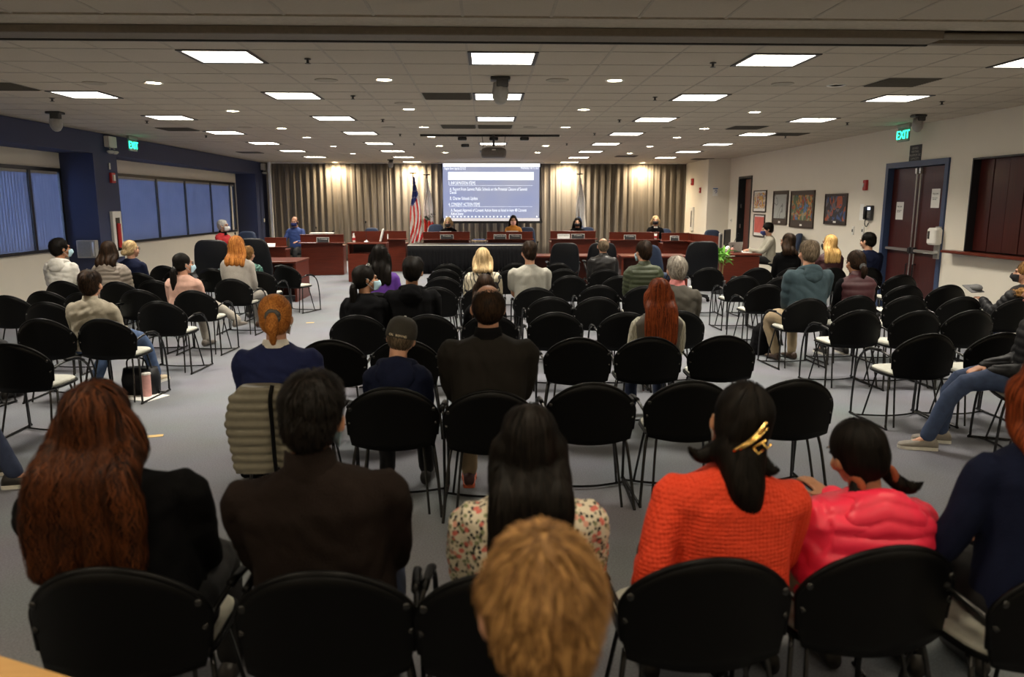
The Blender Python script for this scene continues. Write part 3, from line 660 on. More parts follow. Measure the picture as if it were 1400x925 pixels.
q = atx(1180, 290, XR); tag(MB().box((XR-.002, q.y+.05, q.z), (.004, .14, .3)).build('wall_notice', M['paper']), 'white paper sheet on wall behind the black phone', 'notice')
wallbox('wall_switch', 1167, 315, XR, .07, .16, .02, M['white'], 'white wall switch left of the phone', 'switch', [('toggle', (0, 0, .02, .05, .015), M['darkgrey'])])
wallbox('wall_switch', 1180.5, 315, XR, .07, .15, .02, M['white'], 'white wall switch directly below the phone', 'switch', [('toggle', (0, 0, .02, .05, .015), M['darkgrey'])])
wallbox('wall_hook', 1000, 301, XR, .06, .1, .02, M['white'], 'small white plate on wall left of narrow door', 'switch', [('toggle', (0, 0, .02, .03, .015), M['grey'])])
q = atx(1252, 210, XR); e = empty('door_sign', (XR-.006, q.y, q.z), 'dark room sign with white lettering above the double doors', 'sign'); sgh = .28
MB().box((0, 0, 0), (.012, .34, sgh)).build('plate', mat('sign_black', (.025, .025, .03)), e)
for k, s_ in enumerate(['BOARD', 'MEETING', 'MAXIMUM OC', 'CAPACITY']): text(s_, .052, M['grey'], e, (-.008, 0, .07-k*.055), rot=(PI/2, 0, -PI/2), align='CENTER')
q = atx(1281, 323, XR-.06); e = empty('sanitizer_dispenser', (XR-.0, q.y, q.z), 'white sanitizer dispenser with grey drip tray beside the doors', 'dispenser')
b_ = MB(); b_.stack([(-.1, 0, -.13, .05, .10), (-.1, 0, -.1, .07, .12), (-.1, 0, .1, .07, .12), (-.1, 0, .13, .05, .10)], p=4); b_.build('housing', M['white'], e, smooth=False)
MB().box((-.172, .04, .02), (.01, .05, .12), bev=.004).build('window', M['dark'], e); MB().box((-.03, 0, -.1), (.06, .12, .5)).build('bracket', M['grey'], e)
MB().box((-.14, 0, -.26), (.16, .16, .015), bev=.004).build('drip_tray', M['grey'], e)
# ================================================================== CHAIRS
def chair_proto():
    e = empty('stacking_armchair', (0, 0, 0))
    # backrest: curved shell, arched top
    nu, nv = 22, 8; fr = []; bk = []
    def P(u, v, off):
        wv = .91+.09*min(1, v/.6); x = .262*math.sin(u*PI/2)*wv
        t = math.sin(u*PI/2); c = (1-abs(t)**1.9)**.62 if abs(t) < 1 else 0
        z = (.446-.024*(1-t*t))*(1-v)+(.615+.188*c)*v
        y = -.245+.07*t*t*(.75+.25*v)-.10*(z-.43)+.006*math.sin(v*PI)
        return Vector((x*(1+off*.3), y-off, z))
    b = MB(); th = .012
    vs = [P(-1+2*i/nu, j/nv, 0) for i in range(nu+1) for j in range(nv+1)]+[P(-1+2*i/nu, j/nv, th) for i in range(nu+1) for j in range(nv+1)]
    N = (nu+1)*(nv+1); q = lambda i, j: i*(nv+1)+j; fs = []
    for i in range(nu):
        for j in range(nv):
            fs.append((q(i, j), q(i, j+1), q(i+1, j+1), q(i+1, j))); fs.append((N+q(i, j), N+q(i+1, j), N+q(i+1, j+1), N+q(i, j+1)))
        fs.append((q(i, 0), q(i+1, 0), N+q(i+1, 0), N+q(i, 0))); fs.append((q(i, nv), N+q(i, nv), N+q(i+1, nv), q(i+1, nv)))
    for j in range(nv): fs.append((q(0, j), N+q(0, j), N+q(0, j+1), q(0, j+1))); fs.append((q(nu, j), q(nu, j+1), N+q(nu, j+1), N+q(nu, j)))
    b.add(vs, fs)
    edge = [P(-1+2*i/nu, 1, .006)+Vector((0, .004, -.002)) for i in range(nu+1)]
    b.tube([P(-1, .35, .006)]+edge+[P(1, .35, .006)], .0105, 8)
    back = b.build('backrest', M['black'], e, smooth=True)
    for s in (-1, 1): MB().ball(P(s*.72, .93, .014), (.014, .006, .014), n=8).build('back_cap', M['frame'], back, smooth=True)
    s = MB(); poly = []
    for k in range(28):
        a = 2*PI*k/28; ca, sa = math.cos(a), math.sin(a); poly.append((.232*math.copysign(abs(ca)**.5, ca), .02+.225*math.copysign(abs(sa)**.5, sa)))
    n = len(poly); vs = []
    for z, sc_ in ((.412, .9), (.425, 1), (.438, 1), (.44, .97)): vs += [(x*sc_, y*sc_+.002, z+.012*max(0, -(y+.1))) for x, y in poly]
    fs = [tuple(range(n-1, -1, -1)), tuple(range(3*n, 4*n))]
    for r in range(3):
        for k in range(n): fs.append((r*n+k, r*n+(k+1) % n, r*n+n+(k+1) % n, r*n+n+k))
    seat = s.add(vs, fs).build('seat', M['black'], e)
    s = MB(); vs = []
    for z, sc_ in ((.44, .93), (.452, .94), (.46, .90), (.463, .8)): vs += [(x*sc_, y*sc_+.002, z) for x, y in poly]
    s.add(vs, fs).build('cushion', M['cushion'], seat, smooth=False)
    for sd in (-1, 1):
        t = MB()
        t.tube([(sd*.245, -.215, .57), (sd*.262, -.16, .605), (sd*.278, -.04, .63), (sd*.285, .10, .615), (sd*.289, .21, .54), (sd*.29, .265, .40), (sd*.292, .285, .2), (sd*.29, .29, .03), (sd*.289, .27, .012), (sd*.275, -.18, .012), (sd*.272, -.2, .03), (sd*.245, -.15, .3), (sd*.225, -.115, .425)], .0095, 7, smooth=3)
        f_ = t.build('side_frame', M['frame'], e, smooth=True)
        MB().tube([(sd*.277, -.06, .634), (sd*.285, .08, .626), (sd*.288, .16, .59)], .014, 8, smooth=3).build('arm_pad', M['black'], f_, smooth=True)
        MB().tube([(sd*.18, .12, .42), (sd*.2, .14, .3), (sd*.235, .2, .012)], .008, 6).build('leg', M['frame'], e)
        MB().tube([(sd*.16, -.1, .425), (sd*.175, -.13, .3), (sd*.2, -.2, .014)], .008, 6).build('leg', M['frame'], e)
    MB().tube([(-.285, .23, .012), (-.2, .19, .014), (-.1, .155, .016), (0, .145, .016), (.1, .155, .016), (.2, .19, .014), (.285, .23, .012)], .008, 6, smooth=3).build('floor_bar', M['frame'], e)
    MB().tube([(-.225, -.1, .42), (.225, -.1, .42)], .009, 6).build('stretcher', M['frame'], e)
    return e
def V2(x, y, deg): return Vector((x, y, 0))+Matrix.Rotation(R(deg), 3, 'Z') @ Vector((0, -.285, 0))
proto = chair_proto(); CM = children_map(); used = [False]; CH = {}
def place_chair(px, py, deg, label, group, key=None):
    q = atz(px, py, .803) if py > 50 else V2(px, py, deg); rz = R(deg); off = Matrix.Rotation(rz, 3, 'Z') @ Vector((0, -.285, 0)); p = (q.x-off.x, q.y-off.y, 0)
    if not used[0]: o = proto; used[0] = True; o.location = p; o.rotation_euler.z = rz; tag(o, label, 'chair', group)
    else: o = dup(proto, p, rz, label, group, cm=CM); o['category'] = 'chair'
    if key: CH[key] = (p[0], p[1], deg)
    return o
G1, G2, G3 = 'black stacking armchairs, centre block', 'black stacking armchairs, left block', 'black stacking armchairs, right block'
# (px, py of the top of the back, turn, label, key)
centre = [
 (138, 778, 0, 'armchair in the nearest row under the woman with long auburn hair', 'P1'),
 (434, 783, 0, 'armchair in the nearest row under the man in dark brown sweater', 'P2'),
 (692, 783, 0, 'armchair in the nearest row behind the blurred brown-haired boy', 'P3'),
 (981, 765, 2, 'armchair in the nearest row under the woman in orange-red sweater', 'P4'),
 (1228, 748, 6, 'armchair in the nearest row under the girl in red puffer jacket', 'P5'),
 (1500, 765, 12, 'armchair at the right frame edge under the navy-sweater redhead', 'P10'),
 (388, 530, 0, 'armchair with the olive quilted jacket hung over its back', 'P9'),
 (533, 530, 0, 'armchair under the boy in a black cap', 'P8'),
 (670, 534, 0, 'armchair under the balding man in black blazer', 'P7'),
 (811, 524, 0, 'empty armchair right of the balding man, second nearest row', None),
 (948, 521, 0, 'empty armchair behind the claw-clip woman, second nearest row', None),
 (1093, 519, 4, 'empty armchair at the right end of the second nearest row', None),
 (450, 465, 0, 'empty armchair right behind the ponytail woman in navy', None),
 (552, 465, 0, 'empty armchair in front of the boy in black cap', None),
 (670, 463, 0, 'armchair hidden in front of the balding man, third row', None),
 (792, 462, 0, 'empty armchair left of the redhead in grey vest', None),
 (890, 461, 0, 'armchair under the redhead in grey vest', 'P36'),
 (992, 459, -2, 'empty armchair right of the redhead in grey vest', None),
 (487, 431, 0, 'armchair under the dark-haired woman with surgical mask', 'P25'),
 (585, 430, 0, 'armchair under the black-haired person in black hoodie', 'P26'),
 (670, 430, 0, 'armchair under the long-haired girl in black', 'P32'),
 (760, 427, 0, 'empty armchair behind the man in grey T-shirt, fourth row', None),
 (857, 427, 0, 'empty armchair left of the grey-haired man, fourth row', None),
 (930, 425, 0, 'armchair under the grey-haired man in olive jacket', 'P37'),
 (515, 400, 0, 'armchair under the woman in purple top', 'P24'),
 (596, 392.5, 0, 'empty armchair second from the aisle, in line before the black hoodie', None),
 (733, 393, 0, 'armchair under the man in light grey T-shirt', 'P33'),
 (660, 392, 0, 'armchair under the blonde woman in patterned jacket', 'P31'),
 (753, 406, 0, 'empty armchair directly behind the grey T-shirt man', None),
 (818, 406, 0, 'empty armchair behind and left of the green vest man', None),
 (820, 390, 0, 'empty armchair left of the green vest man', None),
 (882, 391, 0, 'armchair under the man in green vest', 'P35'),
 (605, 378.5, 0, 'empty armchair, third from front in column left of blonde woman', None),
 (607, 368, 0, 'empty armchair, second from front in column left of blonde woman', None),
 (612, 360.5, 0, 'front-most empty armchair in column left of blonde woman', None),
 (653, 370, 0, 'empty armchair just ahead of the blonde woman', None),
 (655, 362.5, 0, 'front-most empty armchair ahead of the blonde woman', None),
 (705, 359.5, 0, 'front-most empty armchair ahead of the grey T-shirt man', None),
 (700, 369, 0, 'empty armchair just ahead of the grey T-shirt man', None),
 (763, 359.5, 0, 'front-most empty armchair beside the left executive chair', None),
 (771, 367.5, 0, 'empty armchair right of grey T-shirt man, second from front', None),
 (780, 376.6, 0, 'empty armchair right of grey T-shirt man, third from front', None),
 (848, 377, 0, 'empty armchair behind the leather-jacket man, left of green vest', None),
 (828, 368, 0, 'armchair under the man in black leather jacket', 'P34'),
]
left = [
 (10, 470, -2.8, 'nearest empty armchair at the left edge, pale seat visible', None),
 (53, 436, -2.8, 'empty armchair left of the woman in beige coat', None),
 (137, 436, -3.2, 'armchair under the woman in beige coat and jeans', 'P15'),
 (60, 413, -2.8, 'empty armchair ahead of the one left of beige coat woman', None),
 (58, 398, -2.8, 'empty armchair, one row ahead by the white wall', None),
 (6, 404, -2.8, 'empty armchair mostly hidden at the left edge by the wall', None),
 (83, 384, -2.4, 'armchair behind the young man in white hoodie', 'P16'),
 (110, 400, -2.8, 'armchair hidden in front of the beige coat woman', None),
 (158, 385, -2.4, 'armchair under the woman in taupe puffer jacket', 'P17'),
 (215, 412, -3.2, 'empty aisle armchair ahead of the beige coat woman', None),
 (187, 396, -2.8, 'empty armchair second from the aisle behind pink cardigan row', None),
 (208, 383, -2.8, 'empty armchair left of the woman in pink cardigan', None),
 (187, 373, -2.4, 'armchair under the blonde woman in navy sweater', 'P18'),
 (222, 363, -2.8, 'empty armchair right of blonde navy-sweater woman', None),
 (241, 370, -2.8, 'empty armchair ahead of the pink cardigan woman', None),
 (262, 397, -3.6, 'armchair under the woman in pink cardigan', 'P19'),
 (315, 381, -3.6, 'armchair under the ginger-haired woman in grey jacket', 'P20'),
 (288, 367, -2.8, 'armchair with dark coat left of the ginger-haired woman', 'coat'),
 (352, 371, -4, 'armchair under the person in green patterned shirt', 'P21'),
 (388, 363, -21, 'empty armchair by the table with arm loop toward aisle', None),
 (-4.72, 6.75, -8, 'armchair at left frame edge under the grey coat', 'P13'),
 (-3.8, 4.8, -72, 'armchair outside left edge under the person in dark jeans', 'P14'),
]
right = [
 (970, 366, 0, 'empty armchair in front of the clerk desk, left one', None),
 (1018, 377, 1.4, 'empty armchair with pale seat behind the fern', None),
 (1050, 389, 2.8, 'empty armchair left of the teal hoodie man', None),
 (1038, 366, 2.1, 'empty armchair behind the clerk in light jacket', None),
 (1073, 378, 2.8, 'armchair hidden left ahead of the teal hoodie man', None),
 (1086, 366, 2.8, 'armchair under the dark-haired woman in black top', 'P39'),
 (1108, 408, 4.2, 'armchair under the man in teal hoodie and khakis', 'P40'),
 (1140, 366, 2.8, 'armchair under the blonde woman in maroon', 'P41'),
 (1175, 404, 3.5, 'armchair under the ponytail woman in maroon vest', 'P43'),
 (1178, 424, 4.2, 'empty armchair behind the maroon vest woman, pale seat', None),
 (1190, 366, 2.8, 'armchair under the man in dark navy sweater', 'P42'),
 (1235, 375.5, 2.8, 'farthest empty armchair close to the double doors', None),
 (1242, 390, 2.8, 'empty armchair, second before the double doors', None),
 (1245, 404.5, 3.5, 'empty armchair, third before the double doors', None),
 (1260, 425, 3.5, 'empty armchair, fourth before the double doors', None),
 (1275, 456.5, 4.2, 'nearest empty armchair of right block, pale seat showing', None),
 (1300, 389.5, 2.8, 'empty armchair at the cream wall under dispenser', None),
 (1320, 405.5, 2.8, 'empty armchair beside the grey cap held by the hooded man', None),
 (1333, 424, 3.5, 'empty armchair left of the man with fur hood', None),
 (1375, 455, 4.2, 'empty armchair behind the man with fur hood, pale seat', None),
 (1398, 408, 3.5, 'armchair under the man with fur hood', 'P12'),
 (3.99, 5.27, 72, 'armchair at right edge under the person in blue jeans', 'P11'),
]
for lst, g_ in ((centre, G1), (left, G2), (right, G3)):
    for (px, py, dg_, lb, key) in lst: place_chair(px, py, dg_, 'black '+lb, g_, key)
# ================================================================== OFFICE CHAIRS
def office_chair(x, y, deg, mt, label, h=1.16, w_=.52, base=True):
    e = empty('office_chair', (x, y, 0), label, 'chair', 'office chairs at the front tables', rz=R(deg))
    b = MB(); n = 24; rings = []
    def ring(y_, s, zc=(h+.5)/2, hh=(h-.5)/2):
        vs = []
        for k in range(n):
            a = 2*PI*k/n; ca, sa = math.cos(a), math.sin(a); X = w_/2*s*math.copysign(abs(ca)**.45, ca); Z = hh*(1-(1-s)*.6)*math.copysign(abs(sa)**.5, sa)
            vs.append(Vector((X*(1-.1*(Z/hh)), y_-.12*(Z+hh)/(2*hh)-.03*math.cos(X/w_*3), zc+Z)))
        return vs
    R_ = [ring(-.16, .8), ring(-.18, .93), ring(-.22, 1), ring(-.26, .97), ring(-.275, .88)]; vs = sum(R_, []); fs = []
    for i in range(4):
        for k in range(n): fs.append((i*n+k, i*n+n+k, i*n+n+(k+1) % n, i*n+(k+1) % n))
    fs.append(tuple(range(n))); fs.append(tuple(range(5*n-1, 4*n-1, -1)))
    b.add(vs, fs).build('backrest', mt, e, smooth=True)
    s = MB(); s.stack([(0, 0, .43, .22, .22), (0, 0, .45, .25, .25), (0, 0, .5, .255, .255), (0, 0, .53, .235, .235)], p=4).build('seat', mt, e, smooth=True)
    for sd in (-1, 1):
        a = MB().tube([(sd*.26, -.15, .46), (sd*.3, -.12, .6), (sd*.3, .0, .68)], .016, 8, smooth=3).build('arm_support', M['blackm'], e, smooth=True)
        MB().box((sd*.3, .02, .7), (.07, .28, .035), bev=.014).build('armrest', M['black'], e)
    MB().tube([(0, 0, .43), (0, 0, .12)], .03, 10).build('gas_column', M['blackm'], e)
    for k in range(5):
        an = 2*PI*k/5+.3; c, s_ = math.cos(an), math.sin(an)
        l = MB().tube([(0, 0, .13), (c*.3, s_*.3, .075)], .02, 6).build('base_leg', M['blackm'], e)
        MB().tube([(c*.3-s_*.02, s_*.3+c*.02, .03), (c*.3+s_*.02, s_*.3-c*.02, .03)], .028, 10).build('caster', M['black'], l)
    return e
def oc(px, ytop, Y, deg, mt, label, w_=.52):
    q = aty(px, ytop, Y); return office_chair(q.x, q.y+.25, deg, mt, label, h=max(.85, q.z), w_=w_)
oc(291, 327, 13.6, 0, M['blackc'], 'large black executive chair left of ginger-haired woman', .66)
oc(351, 325, 13.7, -8, M['blackc'], 'black executive chair behind the green patterned shirt', .6)
oc(772, 331, 14.4, 0, M['blackc'], 'empty black executive chair right of grey T-shirt man', .56)
oc(823, 331, 14.7, 0, M['blackc'], 'black executive chair behind the leather-jacket man', .58)
oc(908, 334, 13.9, -50, M['navyc'], 'dark blue executive chair turned sideways by green vest man', .5)
oc(958, 329, 14.0, 4, M['blackc'], 'large black executive chair left of the fern', .64)
oc(323, 317, 17.8, 170, M['navyc'], 'blue office chair behind the white-haired woman in red', .5)
oc(504, 312, 22.6, 180, M['navyc'], 'empty blue office chair behind lectern by the curtain', .48)
oc(594, 307, 22.4, 180, M['navyc'], 'blue office chair behind the blonde masked board member', .5)
oc(722, 311, 22.4, 180, M['navyc'], 'blue office chair behind the woman in mustard top', .5)
oc(806, 311, 22.4, 180, M['navyc'], 'blue office chair behind the black-haired board member', .5)
oc(914, 313, 22.2, 180, M['navyc'], 'blue office chair behind the white-haired board member', .5)
oc(984, 315, 20.5, 185, M['navyc'], 'empty blue office chair left of the monitor', .5)
oc(1076, 319, 16.6, 75, M['navyc'], 'blue office chair behind the clerk in light jacket', .52)
oc(399, 318, 20.9, 172, M['blackc'], 'black office chair under the man in blue shirt', .46)
# ================================================================== FRONT FURNITURE
def dais(px0, px1, Y, label, h=1.03, ledge=.82, deg=0, depth=.7):
    """a mahogany dais unit: hutch above a projecting ledge above the modesty panel"""
    a, b_ = aty(px0, 330, Y), aty(px1, 330, Y); w_ = b_.x-a.x; e = empty('dais_desk', ((a.x+b_.x)/2, Y, 0), label, 'desk', 'mahogany dais desks', rz=R(deg))
    MB().box((0, .06, ledge/2), (w_-.08, .035, ledge-.02), bev=.003).build('modesty_panel', M['mahog'], e)
    MB().box((0, .05, ledge+.012), (w_+.02, .26, .028), bev=.008).build('ledge', M['mahog'], e)
    MB().box((0, .14, (h+ledge)/2+.012), (w_-.04, .03, h-ledge-.025), bev=.004).build('hutch_panel', M['mahog'], e)
    MB().box((0, .145, h), (w_-.02, .06, .025), bev=.006).build('hutch_cap', M['mahog'], e)
    MB().box((0, .48, .74), (w_-.04, .62, .03), bev=.004).build('worktop', M['mahog'], e)
    for s_ in (-1, 1): MB().box((s_*(w_/2-.05), .42, .37), (.03, .62, .72)).build('side_panel', M['mahog'], e)
    return e
dais(409, 470, 19.6, 'mahogany dais desk under the man in blue shirt', deg=4)
dais(524, 556, 20.6, 'mahogany dais desk right behind the lectern', h=1.08, ledge=.86)
dais(577, 643, 21.3, 'mahogany dais desk in front of the blonde board member')
dais(665, 729.5, 21.3, 'mahogany dais desk in front of the mustard-top woman')
dais(752, 816, 21.3, 'mahogany dais desk in front of the black-haired board member', h=1.05, ledge=.83)
dais(833, 903, 20.9, 'mahogany dais desk in front of the white-haired board member')
dais(905, 944, 20.3, 'mahogany dais desk with tilted nameplate near right corner')
dais(360, 391, 17.8, 'small mahogany dais desk with white paper at far left', deg=6)
# curved end of the right dais
e = empty('curved_dais', (0, 0, 0), 'curved mahogany dais end beside the large black chair', 'desk'); P0 = aty(944, 321, 20.3); P1 = aty(986, 321, 18.3)
pts = [(P0.x+(P1.x-P0.x)*(t), P0.y+.15+(P1.y-P0.y)*(t**2.2)) for t in [i/8 for i in range(9)]]
for nm, z0, z1, o_ in (('hutch_panel', .83, 1.03, 0), ('modesty_panel', .02, .81, -.08)):
    b_ = MB()
    for i in range(8):
        (xa, ya), (xb, yb) = pts[i], pts[i+1]; b_.prism([(xa+o_, ya+o_), (xb+o_, yb+o_), (xb+o_, yb+o_+.03), (xa+o_, ya+o_+.03)], z0, z1)
    b_.build(nm, M['mahog'], e)
b_ = MB()
for i in range(8): (xa, ya), (xb, yb) = pts[i], pts[i+1]; b_.prism([(xa-.16, ya-.16), (xb-.16, yb-.16), (xb, yb+.05), (xa, ya+.05)], .81, .83)
b_.build('ledge', M['mahog'], e)
# lectern
a, b_ = aty(475, 330, 17.9), aty(527, 330, 17.9); w_ = b_.x-a.x
e = empty('lectern', ((a.x+b_.x)/2, 17.9, 0), 'mahogany lectern with open shelf, microphone and papers', 'lectern')
MB().box((0, .0, .33), (w_, .04, .64)).build('front_panel', M['mahog'], e)
for s_ in (-1, 1): MB().box((s_*(w_/2-.015), .3, .45), (.03, .56, .88)).build('side_panel', M['mahog'], e)
MB().box((0, .3, .65), (w_-.07, .56, .03)).build('shelf', M['mahog'], e); MB().box((0, .56, .45), (w_-.07, .03, .86)).build('back_panel', M['dark'], e)
MB().box((0, .22, .9), (w_+.04, .5, .03), bev=.006).build('top', M['mahog'], e)
b2_ = MB(); b2_.prism([(-w_/2+.02, .47), (w_/2-.02, .47), (w_/2-.02, .5), (-w_/2+.02, .5)], .915, 1.17); b2_.build('upstand', M['mahog'], e)
def mic(x, y, z, hh, lab, lean=0):
    e = empty('gooseneck_microphone', (x, y, z), lab, 'microphone'); MB().lathe([(.07, 0), (.07, .02), (.03, .05), (.015, .06)], n=14).build('base', M['steel'], e, smooth=True)
    MB().tube([(0, 0, .05), (lean*.3, 0, hh*.6), (lean, 0, hh)], .006, 6, smooth=4).build('gooseneck', M['blackm'], e); MB().ball((lean, 0, hh+.015), (.018, .018, .03)).build('head', M['black'], e, smooth=True)
q = aty(501, 333, 18.05); mic(q.x, 18.05, .916, .46, 'black gooseneck microphone standing on the lectern')
q = aty(484, 333, 18.1); e = empty('drink_bottle', (q.x, 18.1, .916), 'bottle with red label standing on the lectern', 'bottle')
MB().lathe([(.03, 0), (.035, .01), (.035, .13), (.018, .17), (.018, .19)], n=16).build('bottle_body', M['white'], e, smooth=True); MB().lathe([(.0365, .05), (.0365, .11)], n=16).build('bottle_label', M['red'], e); MB().lathe([(.02, .19), (.02, .215)], n=12).build('cap', M['white'], e)
q = aty(522, 327, 18.2); tag(MB().box((0, 0, 0), (.03, .2, .3), Matrix.Rotation(.25, 3, 'Y'), bev=.003).build('paper_folder', M['paper'], loc=(q.x, 18.22, 1.08)), 'white papers leaning on the right edge of the lectern', 'papers')
# nameplates
npm = mat('nameplate_black', (.02, .02, .022), rough=.3)
def nameplate(px0, px1, py, Y, label, lines, white=False, zb=None):
    a, b_ = aty(px0, py, Y), aty(px1, py, Y); w_ = b_.x-a.x; e = empty('nameplate', ((a.x+b_.x)/2, Y, zb), label, 'nameplate', 'nameplates on the dais'); h = .13
    rt = Matrix.Rotation(-.2, 3, 'X')
    MB().box((0, 0, h/2), (w_, .012, h), rt).build('plate', M['paper'] if white else npm, e)
    fr = MB()
    for s_ in (-1, 1): fr.box((0, -.004, h/2+s_*(h/2-.006)), (w_, .014, .008), rt); fr.box((s_*(w_/2-.004), -.004, h/2), (.008, .014, h), rt)
    fr.build('plate_frame', M['white'], e)
    for k, s_ in enumerate(lines):
        t = text(s_, .045, M['dark'] if white else M['white'], e, (0, -.011+.009*(1 if k else 0), h*.58-k*.052), rot=(PI/2-.2, 0, 0), align='CENTER')
        wd = max(v.co.x for v in t.data.vertices)*2+1e-6; t.scale.x = min(1.6, (w_*.85)/wd)
Lz = .847
nameplate(433, 450, 328, 19.52, 'dark nameplate on the desk of the man in blue', ['Trustee', 'District 4'], zb=Lz)
nameplate(602, 620, 325, 21.2, 'dark nameplate in front of the blonde board member', ['Trustee', 'Member'], zb=Lz)
nameplate(675, 692, 324, 21.2, 'dark nameplate reading President on the centre desk', ['President'], zb=Lz)
nameplate(696, 713, 324, 21.2, 'second dark nameplate on centre desk, right of President', ['Trustee', 'District 1'], zb=Lz)
nameplate(762, 779, 324, 21.2, 'light nameplate reading Vice President', ['Vice President'], white=True, zb=Lz+.01)
nameplate(781, 799, 324, 21.2, 'dark nameplate right of the Vice President plate', ['Trustee', 'Member'], zb=Lz+.01)
nameplate(853, 869, 326, 20.8, 'dark nameplate on desk of white-haired board member', ['Trustee', 'District 5'], zb=Lz)
nameplate(916, 928, 328, 20.2, 'tilted dark nameplate on the rightmost dais desk', ['Trustee', 'District 2'], zb=Lz)
nameplate(526, 531, 326, 20.5, 'small light plate on desk behind lectern', ['2'], white=True, zb=Lz+.04)
q = aty(369, 334, 17.75); tag(MB().box((0, 0, 0), (.26, .1, .004), Matrix.Rotation(R(55), 3, 'X')).build('paper_card', M['paper'], loc=(q.x, 17.72, .88)), 'white folded paper card on the far left dais desk', 'paper')
# black-skirted table
a, b_ = aty(557, 340, 19.9), aty(752, 340, 19.9); w_ = b_.x-a.x; x0 = a.x
e = empty('skirted_table', (x0, 19.9, 0), 'long table with white top edge and pleated black skirt', 'table')
MB().box((w_*.44, .42, .752), (w_*.88, .8, .03), bev=.004).build('tabletop', M['black'], e)
MB().box((w_*.44, .012, .752), (w_*.88, .012, .022)).build('edge_strip', M['white'], e)
nx = 220; vs = []; fs = []
wS = w_*.88
for i in range(nx+1):
    x = wS*i/nx; f_ = i*.9+math.sin(i*.11)*3
    for j, z in enumerate((.01, .3, .6, .738)): vs.append((x, -.015-.02*(1-z)*(1+math.sin(f_)) if z < .7 else -.006, z))
for i in range(nx):
    for j in range(3): fs.append((i*4+j, i*4+4+j, i*4+5+j, i*4+1+j))
sk = MB().add(vs, fs).build('table_skirt', mat('black_skirt_cloth', (.004, .004, .005), rough=.85, spec=.15), e, smooth=True); mo = sk.modifiers.new('s', 'SOLIDIFY'); mo.thickness = .004
for x in (.06, wS-.06):
    for y in (.1, .7): MB().tube([(x, y, 0), (x, y, .74)], .018, 8).build('leg', M['steel'], e)
# table items between the dais desks
q = aty(655, 325, 21.3); e = empty('side_table', (q.x, 21.6, 0), 'light tray table with blue cloth between the two centre desks', 'table'); MB().box((0, 0, .79), (.42, .4, .025)).build('tabletop', mat('pale_wood', (.45, .33, .2)), e)
for sx in (-1, 1):
    for sy in (-1, 1): MB().box((sx*.18, sy*.17, .39), (.03, .03, .78)).build('leg', M['steel'], e)
b_ = MB()
for k in range(5): b_.ball((-.12+.06*k, .02*(k % 2), .81), (.06, .06, .025), n=8)
tag(b_.build('folded_cloth', mat('blue_cloth', (.06, .1, .28)), loc=(q.x, 21.6, .0)), 'crumpled blue cloth on tray table between centre desks', 'cloth')
# staff tables in front
def table(px0, px1, py, Y, z, depth, label, deg=0, panel=True):
    a, b_ = aty(px0, py, Y), aty(px1, py, Y); w_ = b_.x-a.x; e = empty('staff_table', ((a.x+b_.x)/2, Y, 0), label, 'table', 'low mahogany staff tables', rz=R(deg))
    MB().box((0, depth/2, z-.018), (w_, depth, .036), bev=.006).build('tabletop', M['mahog'], e)
    if panel: MB().box((0, depth-.12, z/2-.02), (w_-.12, .03, z-.06)).build('modesty_panel', M['mahog'], e)
    for s_ in (-1, 1): MB().box((s_*(w_/2-.03), depth/2, (z-.04)/2), (.04, depth-.06, z-.04)).build('side_panel', M['mahog'], e)
    return e
table(724, 846, 349, 15.7, .75, .75, 'low mahogany table behind the two black executive chairs')
table(850, 942, 348, 15.6, .75, .8, 'low mahogany table left of the fern', deg=-3)
table(300, 404, 352, 14.25, .76, 1.1, 'mahogany table at the left aisle behind patterned shirt', deg=0)
table(296, 350, 352, 16.5, .76, .6, 'mahogany desk in front of the white-haired woman in red')
# clerk desk at right
a, b_ = aty(985, 350, 16.2), aty(1040, 350, 16.2); w_ = b_.x-a.x
e = empty('clerk_desk', ((a.x+b_.x)/2, 16.2, 0), 'mahogany clerk desk with papers right of the fern', 'desk')
MB().box((0, .0, .35), (w_-.06, .04, .70)).build('front_panel', M['mahog'], e); MB().box((0, .6, .735), (w_+.03, 1.3, .035), bev=.006).build('desktop', M['mahog'], e)
for s_ in (-1, 1): MB().box((s_*(w_/2-.04), .62, .35), (.03, 1.15, .70)).build('side_panel', M['mahog'], e)
DX, DZ = (a.x+b_.x)/2, .7535
for k, (px, py, lb) in enumerate([(1012, 343.5, 'white papers on clerk desk, left sheet'), (1020, 345, 'white papers on clerk desk, middle sheet'), (1029, 344.5, 'white papers on clerk desk, right sheet under the hand')]):
    q = atz(px, py, DZ); q.y = min(max(q.y, 16.25), 17.3); tag(MB().box((0, 0, .003), (.21, .29, .006), Matrix.Rotation(.4*k-.5, 3, 'Z')).build('paper_sheet', M['paper'], loc=(q.x, q.y, DZ)), lb, 'paper')
q = aty(997, 345, 16.9); e = empty('monitor', (q.x, 17.1, DZ), 'black monitor seen edge-on standing on clerk desk', 'monitor', rz=R(58))
MB().box((0, 0, .32), (.5, .03, .34), bev=.008).build('screen', M['blackm'], e); MB().box((0, .03, .15), (.05, .02, .26)).build('stand', M['blackm'], e); MB().box((0, .05, .008), (.24, .18, .016), bev=.005).build('base', M['blackm'], e); MB().box((.0, -.017, .32), (.46, .004, .30)).build('display', M['dark'], e)
q = aty(986, 345, 17.2); e = empty('speaker_column', (q.x, 17.3, DZ), 'slim grey column left of the black monitor', 'speaker'); MB().box((0, 0, .2), (.07, .08, .4), bev=.006).build('housing', M['grey'], e); MB().box((0, -.042, .22), (.05, .004, .3)).build('grille', M['darkgrey'], e)
